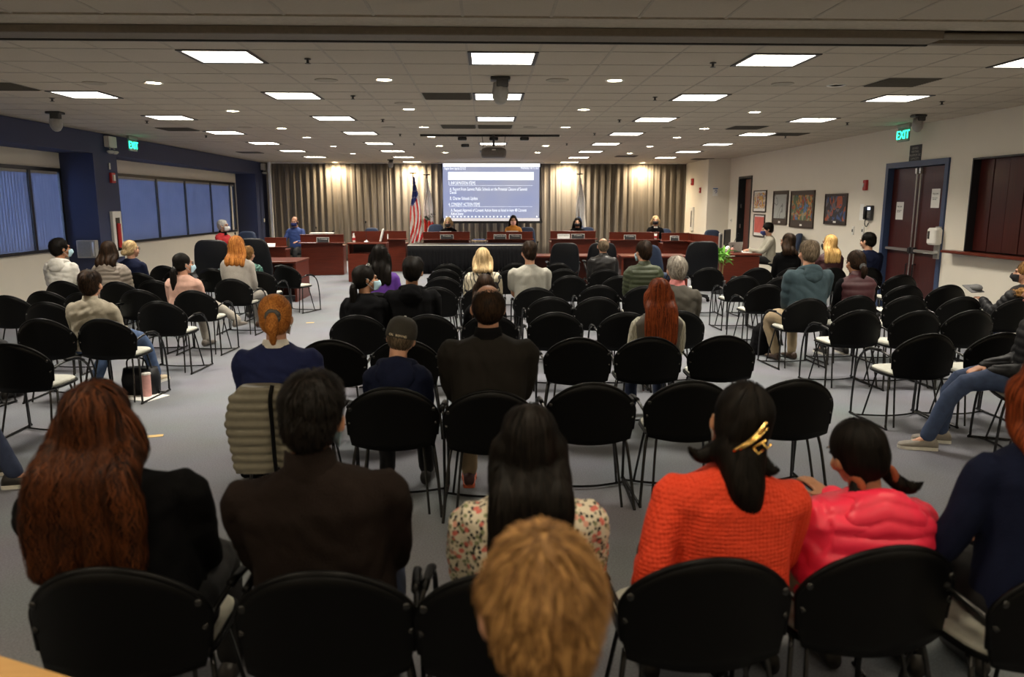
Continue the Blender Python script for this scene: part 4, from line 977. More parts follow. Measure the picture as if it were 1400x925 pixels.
q = aty(1005, 345, 16.7); e = empty('laptop', (q.x, 16.75, DZ), 'grey open laptop seen from behind on clerk desk', 'laptop', rz=R(10)); MB().box((0, .12, .01), (.34, .24, .018), bev=.004).build('keyboard_base', M['grey'], e); MB().box((0, -.03, .12), (.34, .012, .22), Matrix.Rotation(R(15), 3, 'X'), bev=.004).build('lid', M['grey'], e)
q = aty(993, 345, 16.6); e = empty('paper_cup', (q.x, 16.62, DZ), 'white crumpled tissue pack beside the laptop', 'tissue'); b_ = MB(); b_.ball((0, 0, .06), (.07, .06, .06), n=8); b_.ball((.04, .02, .1), (.05, .05, .05), n=8); b_.build('tissue', M['paper'], e)
q = aty(1002, 345, 16.45); e = empty('hand_bottle', (q.x, 16.5, DZ), 'pink lotion bottle with black pump on clerk desk', 'bottle'); MB().lathe([(.03, 0), (.035, .01), (.035, .1), (.015, .12)], n=14).build('bottle_body', mat('pink_plastic', (.55, .25, .2), rough=.3), e, smooth=True); MB().tube([(0, 0, .12), (0, 0, .16), (.03, 0, .16)], .007, 6).build('pump', M['blackm'], e)
q = aty(1006, 345, 17.0); mic(q.x, 17.25, DZ, .36, 'thin gooseneck microphone on the clerk desk', .12)
# potted plant
q = aty(982, 378, 15.3); e = empty('potted_fern', (q.x, 15.3, 0), 'bright green bamboo-stemmed plant beside the clerk desk', 'plant')
MB().lathe([(.1, 0), (.13, .02), (.15, .25), (.16, .27), (.14, .27), (.13, .25)], n=20).build('pot', M['darkgrey'], e, smooth=True)
leafm = mat('leaf_green', (.16, .42, .05), rough=.45, noise_amt=.25, scale=15)
rr = random.Random(3)
for k in range(5):
    x, y = rr.uniform(-.1, .1), rr.uniform(-.07, .07); MB().tube([(x, y, .2), (x*1.2, y, .5), (x*1.4, y, .68+rr.uniform(-.05, .05))], .013, 8).build('stem', mat('bamboo_stem', (.35, .3, .12)), e, smooth=True)
lb_ = MB().add([(0, 0, 0), (.02, .05, .014), (.024, .11, .02), (0, .2, -.01), (-.024, .11, .02), (-.02, .05, .014), (0, .05, .004), (0, .11, .006)], [(0, 1, 6), (1, 2, 7, 6), (2, 3, 7), (3, 4, 7), (4, 5, 6, 7), (5, 0, 6)]).mesh('leaf'); lb_.materials.append(leafm)
for k in range(95):
    an = rr.uniform(0, 2*PI); el = rr.uniform(-.5, 1.2); o = bpy.data.objects.new('leaf', lb_); COL.objects.link(o); o.parent = e
    s_ = rr.uniform(.75, 1.25); o.location = (rr.uniform(-.16, .16), rr.uniform(-.12, .12), rr.uniform(.62, .86)); o.rotation_euler = (el, rr.uniform(-.5, .5), an); o.scale = (s_, s_, s_)
# laptops and cups on the dais
def dlap(px, Y, z, lab, m=M['grey']):
    q = aty(px, 318, Y); e = empty('laptop', (q.x, Y, z), lab, 'laptop'); MB().box((0, .1, .01), (.34, .22, .018)).build('keyboard_base', m, e); MB().box((0, -.04, .13), (.34, .012, .25), Matrix.Rotation(R(12), 3, 'X'), bev=.004).build('lid', m, e)
dlap(609, 21.75, .79, 'silver laptop lid in front of blonde board member', M['white']); dlap(700, 21.75, .80, 'silver laptop in front of the mustard-top woman', M['white']); dlap(781, 21.75, .80, 'brown laptop lid in front of black-haired member', mat('brown_lid', (.25, .09, .06)))
q = aty(896, 325, 20.8); e = empty('paper_cup', (q.x, 20.78, Lz), 'white and red paper cup on right dais ledge', 'cup'); MB().lathe([(.03, 0), (.042, .15)], n=14).build('cup_body', M['white'], e, smooth=True); MB().lathe([(.037, .05), (.0405, .1)], n=14).build('red_band', M['red'], e); MB().lathe([(.044, .15), (.044, .165)], n=14).build('lid', M['white'], e)
for px, Y, z, hh, lb in [(437, 20.2, .76, .42, 'small gooseneck microphone beside the man in blue'), (327, 16.9, .76, .4, 'gooseneck microphone before the white-haired woman in red'), (460, 20.2, .76, .32, 'short microphone right end of the left dais desk')]:
    q = aty(px, 325, Y); mic(q.x, Y, z, hh, lb, -.08)
q = aty(446, 320, 20.1); tag(MB().box((0, 0, 0), (.6, .3, .02), Matrix.Rotation(.1, 3, 'Z')).build('paper_stack', M['paper'], loc=(q.x-.1, 20.05, 1.065)), 'pale stack of papers lying on top of left dais desk', 'papers')
# flags
def flag(px, Y, zt, H, width, label, kind, lean=0):
    q = aty(px, 300, Y); e = empty('flag', (q.x, Y, 0), label, 'flag', 'flags standing by the curtain')
    MB().tube([(0, 0, .04), (0, 0, zt)], .016, 8).build('pole', M['gold'] if kind == 'us' else mat('dark_pole', (.12, .08, .04)), e); MB().lathe([(.17, 0), (.17, .02), (.03, .07), (.02, .1)], n=18).build('base', M['gold'], e, smooth=True)
    f = MB(); f.ball((0, 0, zt+.04), (.03, .03, .03), n=8); f.ball((-.06, 0, zt+.05), (.05, .01, .02), n=6); f.ball((.06, 0, zt+.05), (.05, .01, .02), n=6); f.build('finial', M['gold'] if kind == 'us' else M['darkgrey'], e)
    # cloth: s runs down the fly, t across the hoist; gathered folds
    ns, nt_ = 40, 52; vs = []; fs = []; mi = []
    for i in range(ns+1):
        s = i/ns; wd = width*(.12+.88*min(1, s*1.15)**.75)
        for j in range(nt_+1):
            t = j/nt_
            x = .02+wd*(t-.38)+.02*math.sin(s*9+t*4); y = -.02-.055*math.sin(t*5*PI+s*1.5)*(.25+.75*s)-.01
            z = zt-.06-s*H+.16*(t-.5)*s+.04*math.sin(t*5*PI)*s
            vs.append((x, y, z))
    mats = {'us': [mat('flag_white', (.72, .70, .68), rough=.7), mat('flag_red', (.55, .02, .02), rough=.7), mat('flag_blue', (.015, .03, .16), rough=.7)]}
    for i in range(ns):
        s = i/ns
        for j in range(nt_):
            t = j/nt_; fs.append((i*(nt_+1)+j, i*(nt_+1)+j+1, (i+1)*(nt_+1)+j+1, (i+1)*(nt_+1)+j))
            if kind == 'us':
                blue = s < .42-.25*max(0, t-.35); k = 2 if blue else (1 if int((t*6+s*5.2)*1.0+math.sin(s*7)*.7) % 2 == 0 else 0)
                if blue and (i % 4 == 0 and (j+(i//4)*3) % 6 == 0): k = 0
            elif kind == 'ca': k = 1 if s > .70+.12*(t-.5) and not (abs(t-.4) < .14 and .78 < s < .9) else 0
            else: k = 0
            mi.append(k)
    b_ = MB(); b_.add(vs, fs); b_.m = mi; mt = mats.get(kind) or [mat('flag_white', (.74, .73, .72), rough=.7), mat('flag_red', (.6, .03, .02), rough=.7)]
    o = b_.build('flag_cloth', mt if kind != 'ring' else [mt[0]], e, smooth=True); mo = o.modifiers.new('s', 'SOLIDIFY'); mo.thickness = .004
    if kind == 'ca':
        MB().add([(-.1, -.105, zt-1.2), (.08, -.105, zt-1.32), (.1, -.105, zt-1.28), (.0, -.105, zt-1.17)], [(0, 1, 2, 3)]).build('bear_emblem', mat('flag_dark_green', (.02, .05, .03)), e)
        text('IFORN', .17, M['dark'], e, (-.13, -.115, zt-1.42), rot=(PI/2, -.6, 0)); 
    if kind == 'ring':
        MB().tube([(.0+.1*math.cos(a)*1.0-.03, -.105, zt-1.45+.2*math.sin(a)) for a in [i*2*PI/20 for i in range(17)]], .018, 6).build('ring_emblem', mat('flag_emblem_blue', (.05, .12, .32)), e)
        MB().tube([(.05, -.105, zt-1.62), (.1, -.105, zt-1.52), (.13, -.105, zt-1.6)], .014, 6).build('emblem_tail', mat('flag_emblem_blue2', (.05, .12, .32)), e)
    return e
flag(566, 23.3, aty(566, 239, 23.3).z, 1.95, .4, 'American flag with stars and stripes left of the screen', 'us')
flag(584, 23.5, aty(584, 241, 23.5).z, 1.8, .33, 'white state flag with red stripe beside the American flag', 'ca')
flag(791.5, 23.6, aty(791.5, 240, 23.6).z, 1.65, .34, 'white flag with blue ring emblem right of the screen', 'ring')
# light wooden table top at bottom left corner
c1 = atz(0, 896, .74); c2 = atz(95, 925, .74)
e = empty('wooden_table', (0, 0, 0), 'light wooden table corner at the bottom left edge', 'table'); dx, dy = c2.x-c1.x, c2.y-c1.y; n_ = math.hypot(dx, dy); ux, uy = dx/n_, dy/n_
pA = (c1.x-ux*.5, c1.y-uy*.5); pB = (c2.x+ux*.15, c2.y+uy*.15); nxv, nyv = (uy, -ux)
MB().prism([pA, (pA[0]+nxv*.6, pA[1]+nyv*.6), (pB[0]+nxv*.6, pB[1]+nyv*.6), pB], .71, .74).build('tabletop', wood('light_maple', (.50, .28, .10), (.60, .36, .14), axis=0), e)
for p_ in (pA, pB):
    for k in (.06, .54): MB().tube([(p_[0]+nxv*k+ux*(.05 if p_ is pA else -.05), p_[1]+nyv*k+uy*(.05 if p_ is pA else -.05), 0), (p_[0]+nxv*k+ux*(.05 if p_ is pA else -.05), p_[1]+nyv*k+uy*(.05 if p_ is pA else -.05), .71)], .02, 8).build('leg', M['blackm'], e)
# tan bag and pink tumbler under the beige coat woman's chair
q = atz(196, 545, 0); e = empty('handbag', (q.x-.1, q.y+.21, 0), 'black open tote bag on floor by the beige coat woman', 'bag'); b_ = MB(); b_.stack([(0, 0, 0, .16, .09), (0, 0, .15, .17, .1), (0, 0, .26, .15, .07)], p=4); b_.build('bag_body', M['blackc'], e, smooth=True)
MB().tube([(-.1, -.06, .25), (-.07, -.08, .36), (.07, -.08, .36), (.1, -.06, .25)], .008, 6, smooth=4).build('handle', M['black'], e)
q = atz(203, 541, 0); e = empty('tumbler', (q.x, q.y-.02, .006), 'pink tumbler standing in front of the black tote bag', 'tumbler'); MB().lathe([(.038, 0), (.040, .01), (.042, .2), (.043, .21)], n=18).build('tumbler_body', mat('pink_tumbler', (.62, .33, .30), rough=.35), e); MB().lathe([(.045, .21), (.045, .225), (.02, .23)], n=18).build('lid', M['white'], e)
tag(MB().box((0, 0, .003), (.36, .26, .006), Matrix.Rotation(-.4, 3, 'Z')).build('paper_sheet', M['paper'], loc=(q.x-.02, q.y-.04, 0)), 'white papers on the floor under the pink tumbler', 'paper')
# olive quilted jacket over the chair, black coat on the floor

# ================================================================== PEOPLE
def V(*a): return Vector(a)
def remesh_obj(mb, voxel, name, mats, parent, disp=None, smooth=4, M_=None, shade=True):
    """one continuous surface from overlapping closed shapes"""
    me = mb.mesh('tmp'); o = bpy.data.objects.new('tmp', me); COL.objects.link(o)
    m = o.modifiers.new('r', 'REMESH'); m.mode = 'VOXEL'; m.voxel_size = voxel; m.adaptivity = 0
    if smooth: s_ = o.modifiers.new('s', 'SMOOTH'); s_.iterations = smooth; s_.factor = .5
    dg = bpy.context.evaluated_depsgraph_get(); r = bpy.data.meshes.new_from_object(o.evaluated_get(dg)); bpy.data.objects.remove(o); bpy.data.meshes.remove(me)
    r.name = name
    if disp:
        n = len(r.vertices); co = np.empty(n*3); no = np.empty(n*3); r.vertices.foreach_get('co', co); r.vertices.foreach_get('normal', no)
        co = co.reshape(-1, 3); no = no.reshape(-1, 3); co += no*disp(co, no)[:, None]; r.vertices.foreach_set('co', co.ravel()); r.update()
    if M_ is not None: r.transform(M_)
    r.materials.clear()
    for x in (mats if isinstance(mats, (list, tuple)) else [mats]): r.materials.append(x)
    r.polygons.foreach_set('use_smooth', [True]*len(r.polygons))
    ob = bpy.data.objects.new(name, r); COL.objects.link(ob)
    if parent is not None: ob.parent = parent
    return ob
def folds(amp, seed, freq=1.0):
    rs = np.random.RandomState(seed); K = [(rs.normal(size=3)*np.array([26, 26, 34])*freq, rs.uniform(0, 6.28)) for _ in range(5)]; W = [(rs.normal(size=3)*9, rs.uniform(0, 6.28)) for _ in range(3)]
    def f(co, no):
        wv = sum(np.sin(co@k+p) for k, p in W)*1.1; d = 0
        for k, p in K: d = d+np.abs(np.sin((co@k)*.5+p+wv))**.7-.6
        return d*amp/2.6
    return f
def quilt(amp, pitch, tilt=0):
    def f(co, no):
        z = co[:, 2]+tilt*np.abs(co[:, 0]); s = np.abs(np.sin(np.pi*z/pitch))**.55
        t = .10*np.sin(co[:, 0]*31+co[:, 2]*60)*np.sin(co[:, 1]*27)
        return (s-.6+t*.5)*amp*np.where(np.abs(no[:, 2]) > .93, .4, 1)
    return f
HAIR = dict(
 auburn=hairmat('hair_auburn', (.008, .004, .003), (.10, .030, .010)), black=hairmat('hair_black', (.003, .0025, .002), (.012, .009, .007)),
 dkbrown=hairmat('hair_dark_brown', (.006, .004, .003), (.036, .019, .010)), brown=hairmat('hair_warm_brown', (.085, .038, .012), (.36, .19, .065)),
 ginger=hairmat('hair_ginger', (.22, .065, .012), (.62, .25, .06)), red=hairmat('hair_copper_red', (.07, .014, .006), (.30, .065, .018)),
 blonde=hairmat('hair_blonde', (.28, .18, .08), (.72, .54, .30)), gold=hairmat('hair_golden', (.36, .19, .05), (.85, .56, .22)), grey=hairmat('hair_grey', (.12, .10, .08), (.42, .38, .32)),
 white=hairmat('hair_white', (.35, .34, .32), (.8, .78, .75)), ash=hairmat('hair_ash_brown', (.05, .035, .022), (.2, .15, .10)))
eye_m = mat('eye_dark', (.015, .01, .008), rough=.1); brow_m = mat('brow_brown', (.03, .018, .01)); lip_m = mat('lips', (.35, .10, .08), rough=.45); mask_b = mat('surgical_mask_blue', (.42, .62, .72), rough=.8); mask_w = mat('white_mask', (.78, .77, .74), rough=.8)
mask_k = mat('black_mask', (.012, .012, .014), rough=.8); mask_n = mat('navy_mask', (.02, .03, .14), rough=.8); mask_p = mat('pink_mask', (.75, .42, .38), rough=.8)
shoe_b = mat('black_shoe', (.015, .013, .012), rough=.5); sole_w = mat('white_sole', (.6, .58, .52), rough=.7)
def ik(a, b, l1, l2, pole):
    d = b-a; L_ = min(d.length, (l1+l2)*.995); d.normalize(); b2 = a+d*L_
    x = (l1*l1-l2*l2+L_*L_)/(2*L_); h = math.sqrt(max(0, l1*l1-x*x)); p = (pole-d*pole.dot(d)).normalized()
    return a+d*x+p*h, b2
def hand_shapes(mb, w, fwd, up, side, s=1.0, curl=.35):
    """palm with four fingers of different lengths and a thumb; side=+1: thumb to the right of fwd seen from above"""
    fwd = fwd.normalized(); rt = fwd.cross(up).normalized(); up = rt.cross(fwd).normalized(); B = Matrix((rt, fwd, up)).transposed()
    mb.ball(w+fwd*.045*s, (.040*s, .052*s, .016*s), B, n=12); mb.ball(w+fwd*.01*s, (.027*s, .03*s, .02*s), B, n=10)
    for k, (xo, ln) in enumerate(((-.030, .060), (-.0105, .070), (.0105, .075), (.030, .068))):
        x = xo*s*(1 if side > 0 else -1); x0 = w+fwd*.082*s+rt*x*.92
        p1 = x0+(fwd+rt*x*2).normalized()*ln*.45*s-up*.004; d2 = (fwd*(1-curl)-up*curl).normalized(); p2 = p1+d2*ln*.32*s; d3 = (fwd*(1-1.8*curl)-up*curl*2).normalized(); p3 = p2+d3*ln*.25*s
        mb.limb([x0-fwd*.02, p1, p2, p3], [.0092*s, .0086*s, .0078*s, .0068*s], n=8, smooth=0)
    sd = 1 if side > 0 else -1; t0 = w+fwd*.025*s+rt*.03*s*sd
    mb.limb([t0, t0+(rt*sd*.7+fwd*.6-up*.2).normalized()*.035*s, t0+(rt*sd*.45+fwd*1-up*.3).normalized()*.062*s], [.0125*s, .0105*s, .008*s], n=8, smooth=0)
def shoe(parent, ank, yaw, m, name='shoe', sole=None):
    b = MB(); secs = [(-.075, .028, .05, .0), (-.06, .036, .078, .0), (0, .036, .085, 0), (.05, .038, .062, 0), (.10, .046, .048, 0), (.15, .046, .04, 0), (.185, .034, .03, 0), (.198, .015, .018, 0)]; vs = []; n = 12
    for (y, hw, h, z0) in secs:
        for k in range(n): a = 2*PI*k/n; vs.append(V(hw*math.cos(a), y, max(.004, .012+h/2+h/2*1.1*math.sin(a))))
    fs = [(i*n+k, i*n+(k+1) % n, i*n+n+(k+1) % n, i*n+n+k) for i in range(len(secs)-1) for k in range(n)]+[tuple(range(n-1, -1, -1)), tuple(range(7*n, 8*n))]
    b.add(vs, fs); b.xf(Matrix.Translation(V(ank.x, ank.y, max(0, ank.z-.085))) @ Matrix.Rotation(yaw, 4, 'Z')); o = b.build(name, m, parent, smooth=True)
    if sole:
        b = MB(); pts = [(s_*hw*1.08, y) for s_ in (1,) for (y, hw, h, z) in secs]+[(-hw*1.08, y) for (y, hw, h, z) in reversed(secs)]; b.prism(pts, .0, .022); b.xf(Matrix.Translation(V(ank.x, ank.y, max(0, ank.z-.085))) @ Matrix.Rotation(yaw, 4, 'Z')); b.build('sole', sole, o)
    return o
def person(label, pos, deg, top, bottom, hair, head=(0, 0, 0), lean=4, roll=0, twist=0, build=1.0, vox=.014, skin='skin', topz=None, hx=None, hands='lap', kind='sweater', disp=None, coll=None, mask=None, shoes=None, legs=None, hairlen=.3, ns=300, style='short', glasses=None, stand=False, shirt=None, offy=0, seat=.465, sole=None, sleeve=1.0, extra=None, cat='person', hscale=1.0, shx=0):
    x, y = pos[0], pos[1]
    Rz = Matrix.Rotation(R(deg), 3, 'Z'); p = V(x, y, 0)+Rz @ V(0, offy+.03, 0)
    if stand: seat = (topz or 1.4)-.84*.86
    # fit torso length and sideways place from the measured head top (px, py)
    k = 1.0
    if hx:
        for _ in range(3):
            hp = p+Rz @ V(math.sin(R(roll))*.68*k, -.02+math.sin(R(lean))*.7, 0); D = ray(hx[0], hx[1]); t = (hp.y)/D.y; zt = HC+D.z*t; k = (zt-seat)/(.84); k = max(.74, min(1.14, k))
            xx = D.x*t; p.x += (xx-hp.x)*(1 if abs(xx-hp.x) < .5 else .5)
    e = empty('person', (p.x, p.y, 0), label, cat, rz=R(deg)); S = M[skin]
    if shx: e.location.x += 0
    kk = k; hs = (.5+.5*min(k, 1.06))*hscale*1.10; hipz = seat+.09; sw = .172*build*(.55+.45*k)
    U = Matrix.Translation(V(0, -.07, hipz)) @ Matrix.Rotation(R(-lean), 4, 'X') @ Matrix.Rotation(R(roll), 4, 'Y') @ Matrix.Rotation(R(twist), 4, 'Z')
    hh = .84*k-.09                                  # hip to head top
    zs = hh-.285*hs                                  # shoulder line above the hip
    nz = hh-.238*hs                                 # neck base
    # head frame
    Hc = U @ V(0, .005, nz+.040*hs); yaw, pit, rol = head
    HM = Matrix.Translation(Hc) @ Matrix.Rotation(R(lean*.7), 4, 'X') @ Matrix.Rotation(R(yaw), 4, 'Z') @ Matrix.Rotation(R(-pit), 4, 'X') @ Matrix.Rotation(R(rol), 4, 'Y') @ Matrix.Translation(V(0, .012*hs, .098*hs)) @ Matrix.Diagonal((hs, hs, hs, 1))
    # arms
    def arm(sd):
        S_ = U @ V(sd*sw, -.005, zs-.05); h = hands if isinstance(hands, str) else hands[0 if sd < 0 else 1]
        if isinstance(h, (tuple, list)): W = V(*h)
        else: W = {'lap': V(sd*.10, .26, seat+.155), 'phone': V(sd*.06, .25, seat+.26), 'desk': V(sd*.16, .34, seat+.31), 'side': V(sd*.26*build, .12, seat+.14), 'cross': V(-sd*.05, .17, seat+.24), 'back': V(sd*.27, .0, seat+.2), 'hang': V(sd*.27, .05, seat-.02)}[h]
        E, W2 = ik(S_, W, .285*(.6+.4*k), .25*(.6+.4*k), V(sd*.30, -.45, -.75)); return S_, E, W2
    arms = {sd: arm(sd) for sd in (-1, 1)}
    lk = min(1.0, .5+.5*k)
    if stand: LG = {sd: (V(sd*.085, -.07, hipz), V(sd*.09, -.05, hipz*.52), V(sd*.095, -.07, .085)) for sd in (-1, 1)}
    else:
        LG = {}
        for i, sd in enumerate((-1, 1)):
            kn, an = (legs[i] if legs else ((sd*.12, .37*lk, seat+.045), (sd*.13, .38*lk, .085)))
            LG[sd] = (V(sd*.09*build, -.06, seat+.075), V(*kn), V(*an))
    torso = [(0, 0, -.09, .160*build**.6, .11), (0, 0, 0, .168*build**.7, .115*build**.5), (0, .005, hh*.22, .15*build, .112*build**.5), (0, 0, hh*.42, .162*build, .115), (0, -.008, zs-.07, .176*build, .108), (0, -.01, zs-.03, .172*build, .092), (0, -.012, zs+.005, .140*build, .08), (0, -.01, zs+.035, .098, .068), (0, -.005, zs+.058, .066*hs, .06), (0, 0, nz+.04, .052*hs, .055*hs)]
    # ---- body: one continuous skin
    b = MB(); inf = lambda l, d: [(cx, cy, z, rx-d, ry-d) for cx, cy, z, rx, ry in l]
    b.stack(inf(torso, .012), U)
    N1 = U @ V(0, -.002, nz-.03); b.limb([N1, HM @ V(0, -.022, -.06)], [.056*hs, .053*hs], n=14)
    HR = HM.to_3x3()
    def hb(c, r, rot=None):
        b.ball(HM @ V(*c), r, HR if rot is None else HR @ rot, n=16)
    hb((0, -.012, .03), (.073, .094, .088)); hb((0, .022, -.035), (.058, .072, .078)); hb((0, .05, -.085), (.036, .036, .028)); hb((0, .072, -.015), (.042, .03, .045))
    hb((0, .100, -.018), (.012, .016, .024)); hb((0, .112, -.032), (.015, .013, .011)); hb((0, .088, .026), (.045, .014, .012)); hb((0, .093, -.062), (.022, .01, .009))
    for s in (-1, 1): hb((s*.081, -.006, -.010), (.009, .019, .031), Matrix.Rotation(s*-.5, 3, 'Z')); hb((s*.045, .06, -.03), (.022, .02, .025))
    for sd in (-1, 1):
        S_, E, W_ = arms[sd]; b.limb([S_, E, W_], [.042*build, .036, .024], n=10, smooth=3)
        f = (W_-E).normalized(); f = (f+V(-sd*.25, .35, -.15)).normalized(); up = V(0, 0, 1)
        hand_shapes(b, W_+f*.01, f, up, -sd, s=.95*(.4+.6*hs))
        a_, kn, an = LG[sd]; b.limb([a_, kn, an], [.07, .05, .035], n=10, smooth=3); b.limb([an, an+V(0, .1, -.05)], [.034, .026], n=8)
    body = remesh_obj(b, max(.0085, vox*.72), 'body', S, e, smooth=2)
    # eyes, brows, lips
    for s in (-1, 1):
        MB().ball(HM @ V(s*.030, .088, .008), (.0125*hs, .007*hs, .0075*hs), HR, n=10).build('eye', eye_m, e, smooth=True)
        MB().ball(HM @ V(s*.031, .093, .027), (.018*hs, .006*hs, .0035*hs), HR, n=8).build('eyebrow', brow_m, e, smooth=True)
    if not mask: MB().ball(HM @ V(0, .100, -.062), (.021*hs, .006*hs, .007*hs), HR, n=8).build('lips', lip_m, e, smooth=True)
    # ---- trousers
    b = MB(); b.stack([(0, 0, -.1, .155*build**.6, .11), (0, 0, -.02, .172*build**.6, .12), (0, 0, .05, .168*build**.6, .118)], U)
    for sd in (-1, 1):
        a_, kn, an = LG[sd]; b.limb([a_, kn, V(an.x, an.y, an.z+.02)], [.093*build, .068, .052], n=12, smooth=3)
    remesh_obj(b, vox*1.15, 'trousers', bottom, e, disp=folds(.007, 3, .8), smooth=2)
    sm_ = shoes or shoe_b
    for sd in (-1, 1): shoe(e, LG[sd][2], math.atan2(-(LG[sd][2].x-LG[sd][0].x)*.6, max(.1, abs(LG[sd][2].y-LG[sd][0].y))), sm_, sole=sole)
    # ---- top
    g = {'sweater': .014, 'tshirt': .010, 'puffer': .034, 'hoodie': .02, 'vest': .026, 'blazer': .02}[kind]; b = MB()
    tp = [(cx, cy, z, rx+g, ry+g) for cx, cy, z, rx, ry in torso[:-1]]; tp[0] = (0, 0, -.075, .165*build**.6+g, .115+g)
    cz = tp[-1]; tp[-1] = (cz[0], cz[1], cz[2]+.004, .062*hs, .062*hs); b.stack(tp, U)
    def sleeve_to(bb, gg, f=1.0):
        for sd in (-1, 1):
            S_, E, W_ = arms[sd]; pts = [S_+(U.to_3x3() @ V(-sd*.07, 0, -.01)), S_, E, W_] if f >= 1 else [S_+(U.to_3x3() @ V(-sd*.07, 0, -.01)), S_, S_.lerp(E, f)]
            bb.limb(pts, ([.048+gg, .046*build**.6+gg, .042*build**.5+gg*.9, .030+gg*.7] if f >= 1 else [.048+gg, .05*build**.6+gg, .056*build**.6+gg]), n=12, smooth=4)
    nm = {'puffer': 'jacket', 'blazer': 'jacket', 'vest': 'vest', 'hoodie': 'hoodie', 'tshirt': 't_shirt'}.get(kind, 'sweater')
    if kind == 'vest':
        b2 = MB(); sleeve_to(b2, .012); remesh_obj(b2, vox, 'shirt_sleeves', shirt, e, disp=folds(.006, 7), smooth=2)
    elif kind == 'tshirt': sleeve_to(b, .012, .62)
    else: sleeve_to(b, g*.8)
    if kind in ('vest', 'puffer'):
        for sd in (-1, 1): b.ball(arms[sd][0]+V(-sd*.04, 0, -.02), (.06+g*.5, .065+g*.4, .07), n=12)
    seed = int(abs(x*100+y*37)) % 1000
    def armq(amp, pitch):
        Ui = np.array(U.inverted())
        def f(co, no):
            loc = co@Ui[:3, :3].T+Ui[:3, 3]; s = loc[:, 2].copy(); best = np.full(len(co), 9.)
            for sd in (-1, 1):
                S_, E, W_ = [np.array(v) for v in arms[sd]]; l0 = 0
                for a_, b_ in ((S_, E), (E, W_)):
                    d = b_-a_; L2 = d@d; t = np.clip(((co-a_)@d)/L2, 0, 1); ds = np.linalg.norm(co-a_-t[:, None]*d, axis=1)
                    m_ = (ds < best) & (loc[:, 0]*sd > sw*.93) & (ds < .12); s = np.where(m_, t*math.sqrt(L2)+l0, s); best = np.where(m_, ds, best); l0 += math.sqrt(L2)
            q = np.abs(np.sin(np.pi*s/pitch))**.5
            return (q-.62)*amp+amp*.12*np.sin(co[:, 0]*40+co[:, 2]*23)*np.sin(co[:, 1]*33)
        return f
    d_ = disp or {'puffer': armq(.013, .062), 'vest': quilt(.008, .085)}.get(kind, folds(.010 if kind != 'tshirt' else .007, seed))
    tob = remesh_obj(b, vox, nm, top, e, disp=d_, smooth=4)
    if coll == 'hood':
        b = MB(); Ub = U.to_3x3()
        b.tube([U @ V(.085*math.sin(a)*1.15, -.01-.085*math.cos(a)*(1.15 if math.cos(a) > 0 else .8), nz-.005+.02*math.cos(a)-.02) for a in [i*2*PI/16 for i in range(17)]], .030, 10)
        b.ball(U @ V(0, -.118, nz-.08), (.15 if kind == 'puffer' else .118, .04, .10), Ub); b.ball(U @ V(0, -.10, nz-.02), (.10, .05, .05), Ub)
        remesh_obj(b, vox*.8, 'hood', top, e, disp=quilt(.007, .055, .3) if kind == 'puffer' else folds(.012, seed+1, .7), smooth=3)
    elif coll:
        cm, hgt = coll; b = MB(); n = 20; rr_ = [.062*hs, .066*hs]; vs = []
        prof = [(1.35, -.015), (1.22, .01), (1.1, hgt), (.98, hgt), (1.0, 0)]
        for f_, z in prof:
            for q in range(n): a = 2*PI*q/n; vs.append(U @ V(.062*hs*f_*math.cos(a), -.002+.066*hs*f_*math.sin(a), nz-.01+z+(.012 if math.sin(a) < 0 else -.02)))
        fs = [(i*n+q, i*n+(q+1) % n, i*n+n+(q+1) % n, i*n+n+q) for i in range(len(prof)-1) for q in range(n)]; b.add(vs, fs); o = b.build('collar', cm, e, smooth=True)
    # ---- hair
    if hair:
        hm = HAIR[hair]; b = MB()
        def hh_(c, r): b.ball(HM @ V(*c), r, HR, n=18)
        back = U @ V(0, -.14, 0); bz = (U @ V(0, 0, nz)).z
        if style != 'bald': hh_((0, -.024, .042), (.083, .101, .093)); hh_((0, -.045, .0), (.070 if style == 'short' else .078, .078, .085))
        if style == 'bald': hh_((0, -.034, .013), (.082, .092, .092))
        if style in ('bun', 'pony', 'low_pony', 'clip'): pass
        L_ = hairlen; down = V(0, 0, -1)
        neckback = HM @ V(0, -.085, -.05); bk = Rz and V(0, -1, 0)
        if style in ('long', 'wavy', 'bob'):
            wd = .088*hs if style != 'wavy' else .115*hs; steps = max(2, int(L_/.06))
            for s in (-1, -.33, .33, 1):
                pts = [HM @ V(s*.07, -.03 if abs(s) > .5 else -.07, .0)]; rs = [.045*hs]
                for i in range(1, steps+1):
                    t = i/steps; z = pts[0].z-L_*t; bx = (HM @ V(s*.075, 0, 0)).x; tors = U @ V(0, -.118-(.012 if style == 'wavy' else 0), max(0, min(zs, (z-hipz))))
                    yb = min(pts[0].y-.03*t, tors.y+.0) if z < bz+.03 else pts[0].y-.035*t
                    pts.append(V(bx*(1)+s*(wd-.075)*min(1, t*1.6)*1.0, yb, z)); rs.append((.044-.016*t)*hs*(1.2 if style == 'wavy' else 1))
                b.limb(pts, rs, n=10, smooth=2)
        tie = None
        if style == 'pony' or style == 'low_pony':
            tz = .03 if style == 'pony' else -.055; tie = HM @ V(0, -.115, tz); pl = [tie, tie+V(0, -.035, -.02), tie+V(0, -.04, -.4*L_), tie+V(0, -.02, -L_)]
            b.limb(pl, [.022, .032, .034, .014], n=10, smooth=3)
        if style == 'bun': tie = HM @ V(0, -.125, -.035); b.ball(tie, (.045, .035, .04), HR)
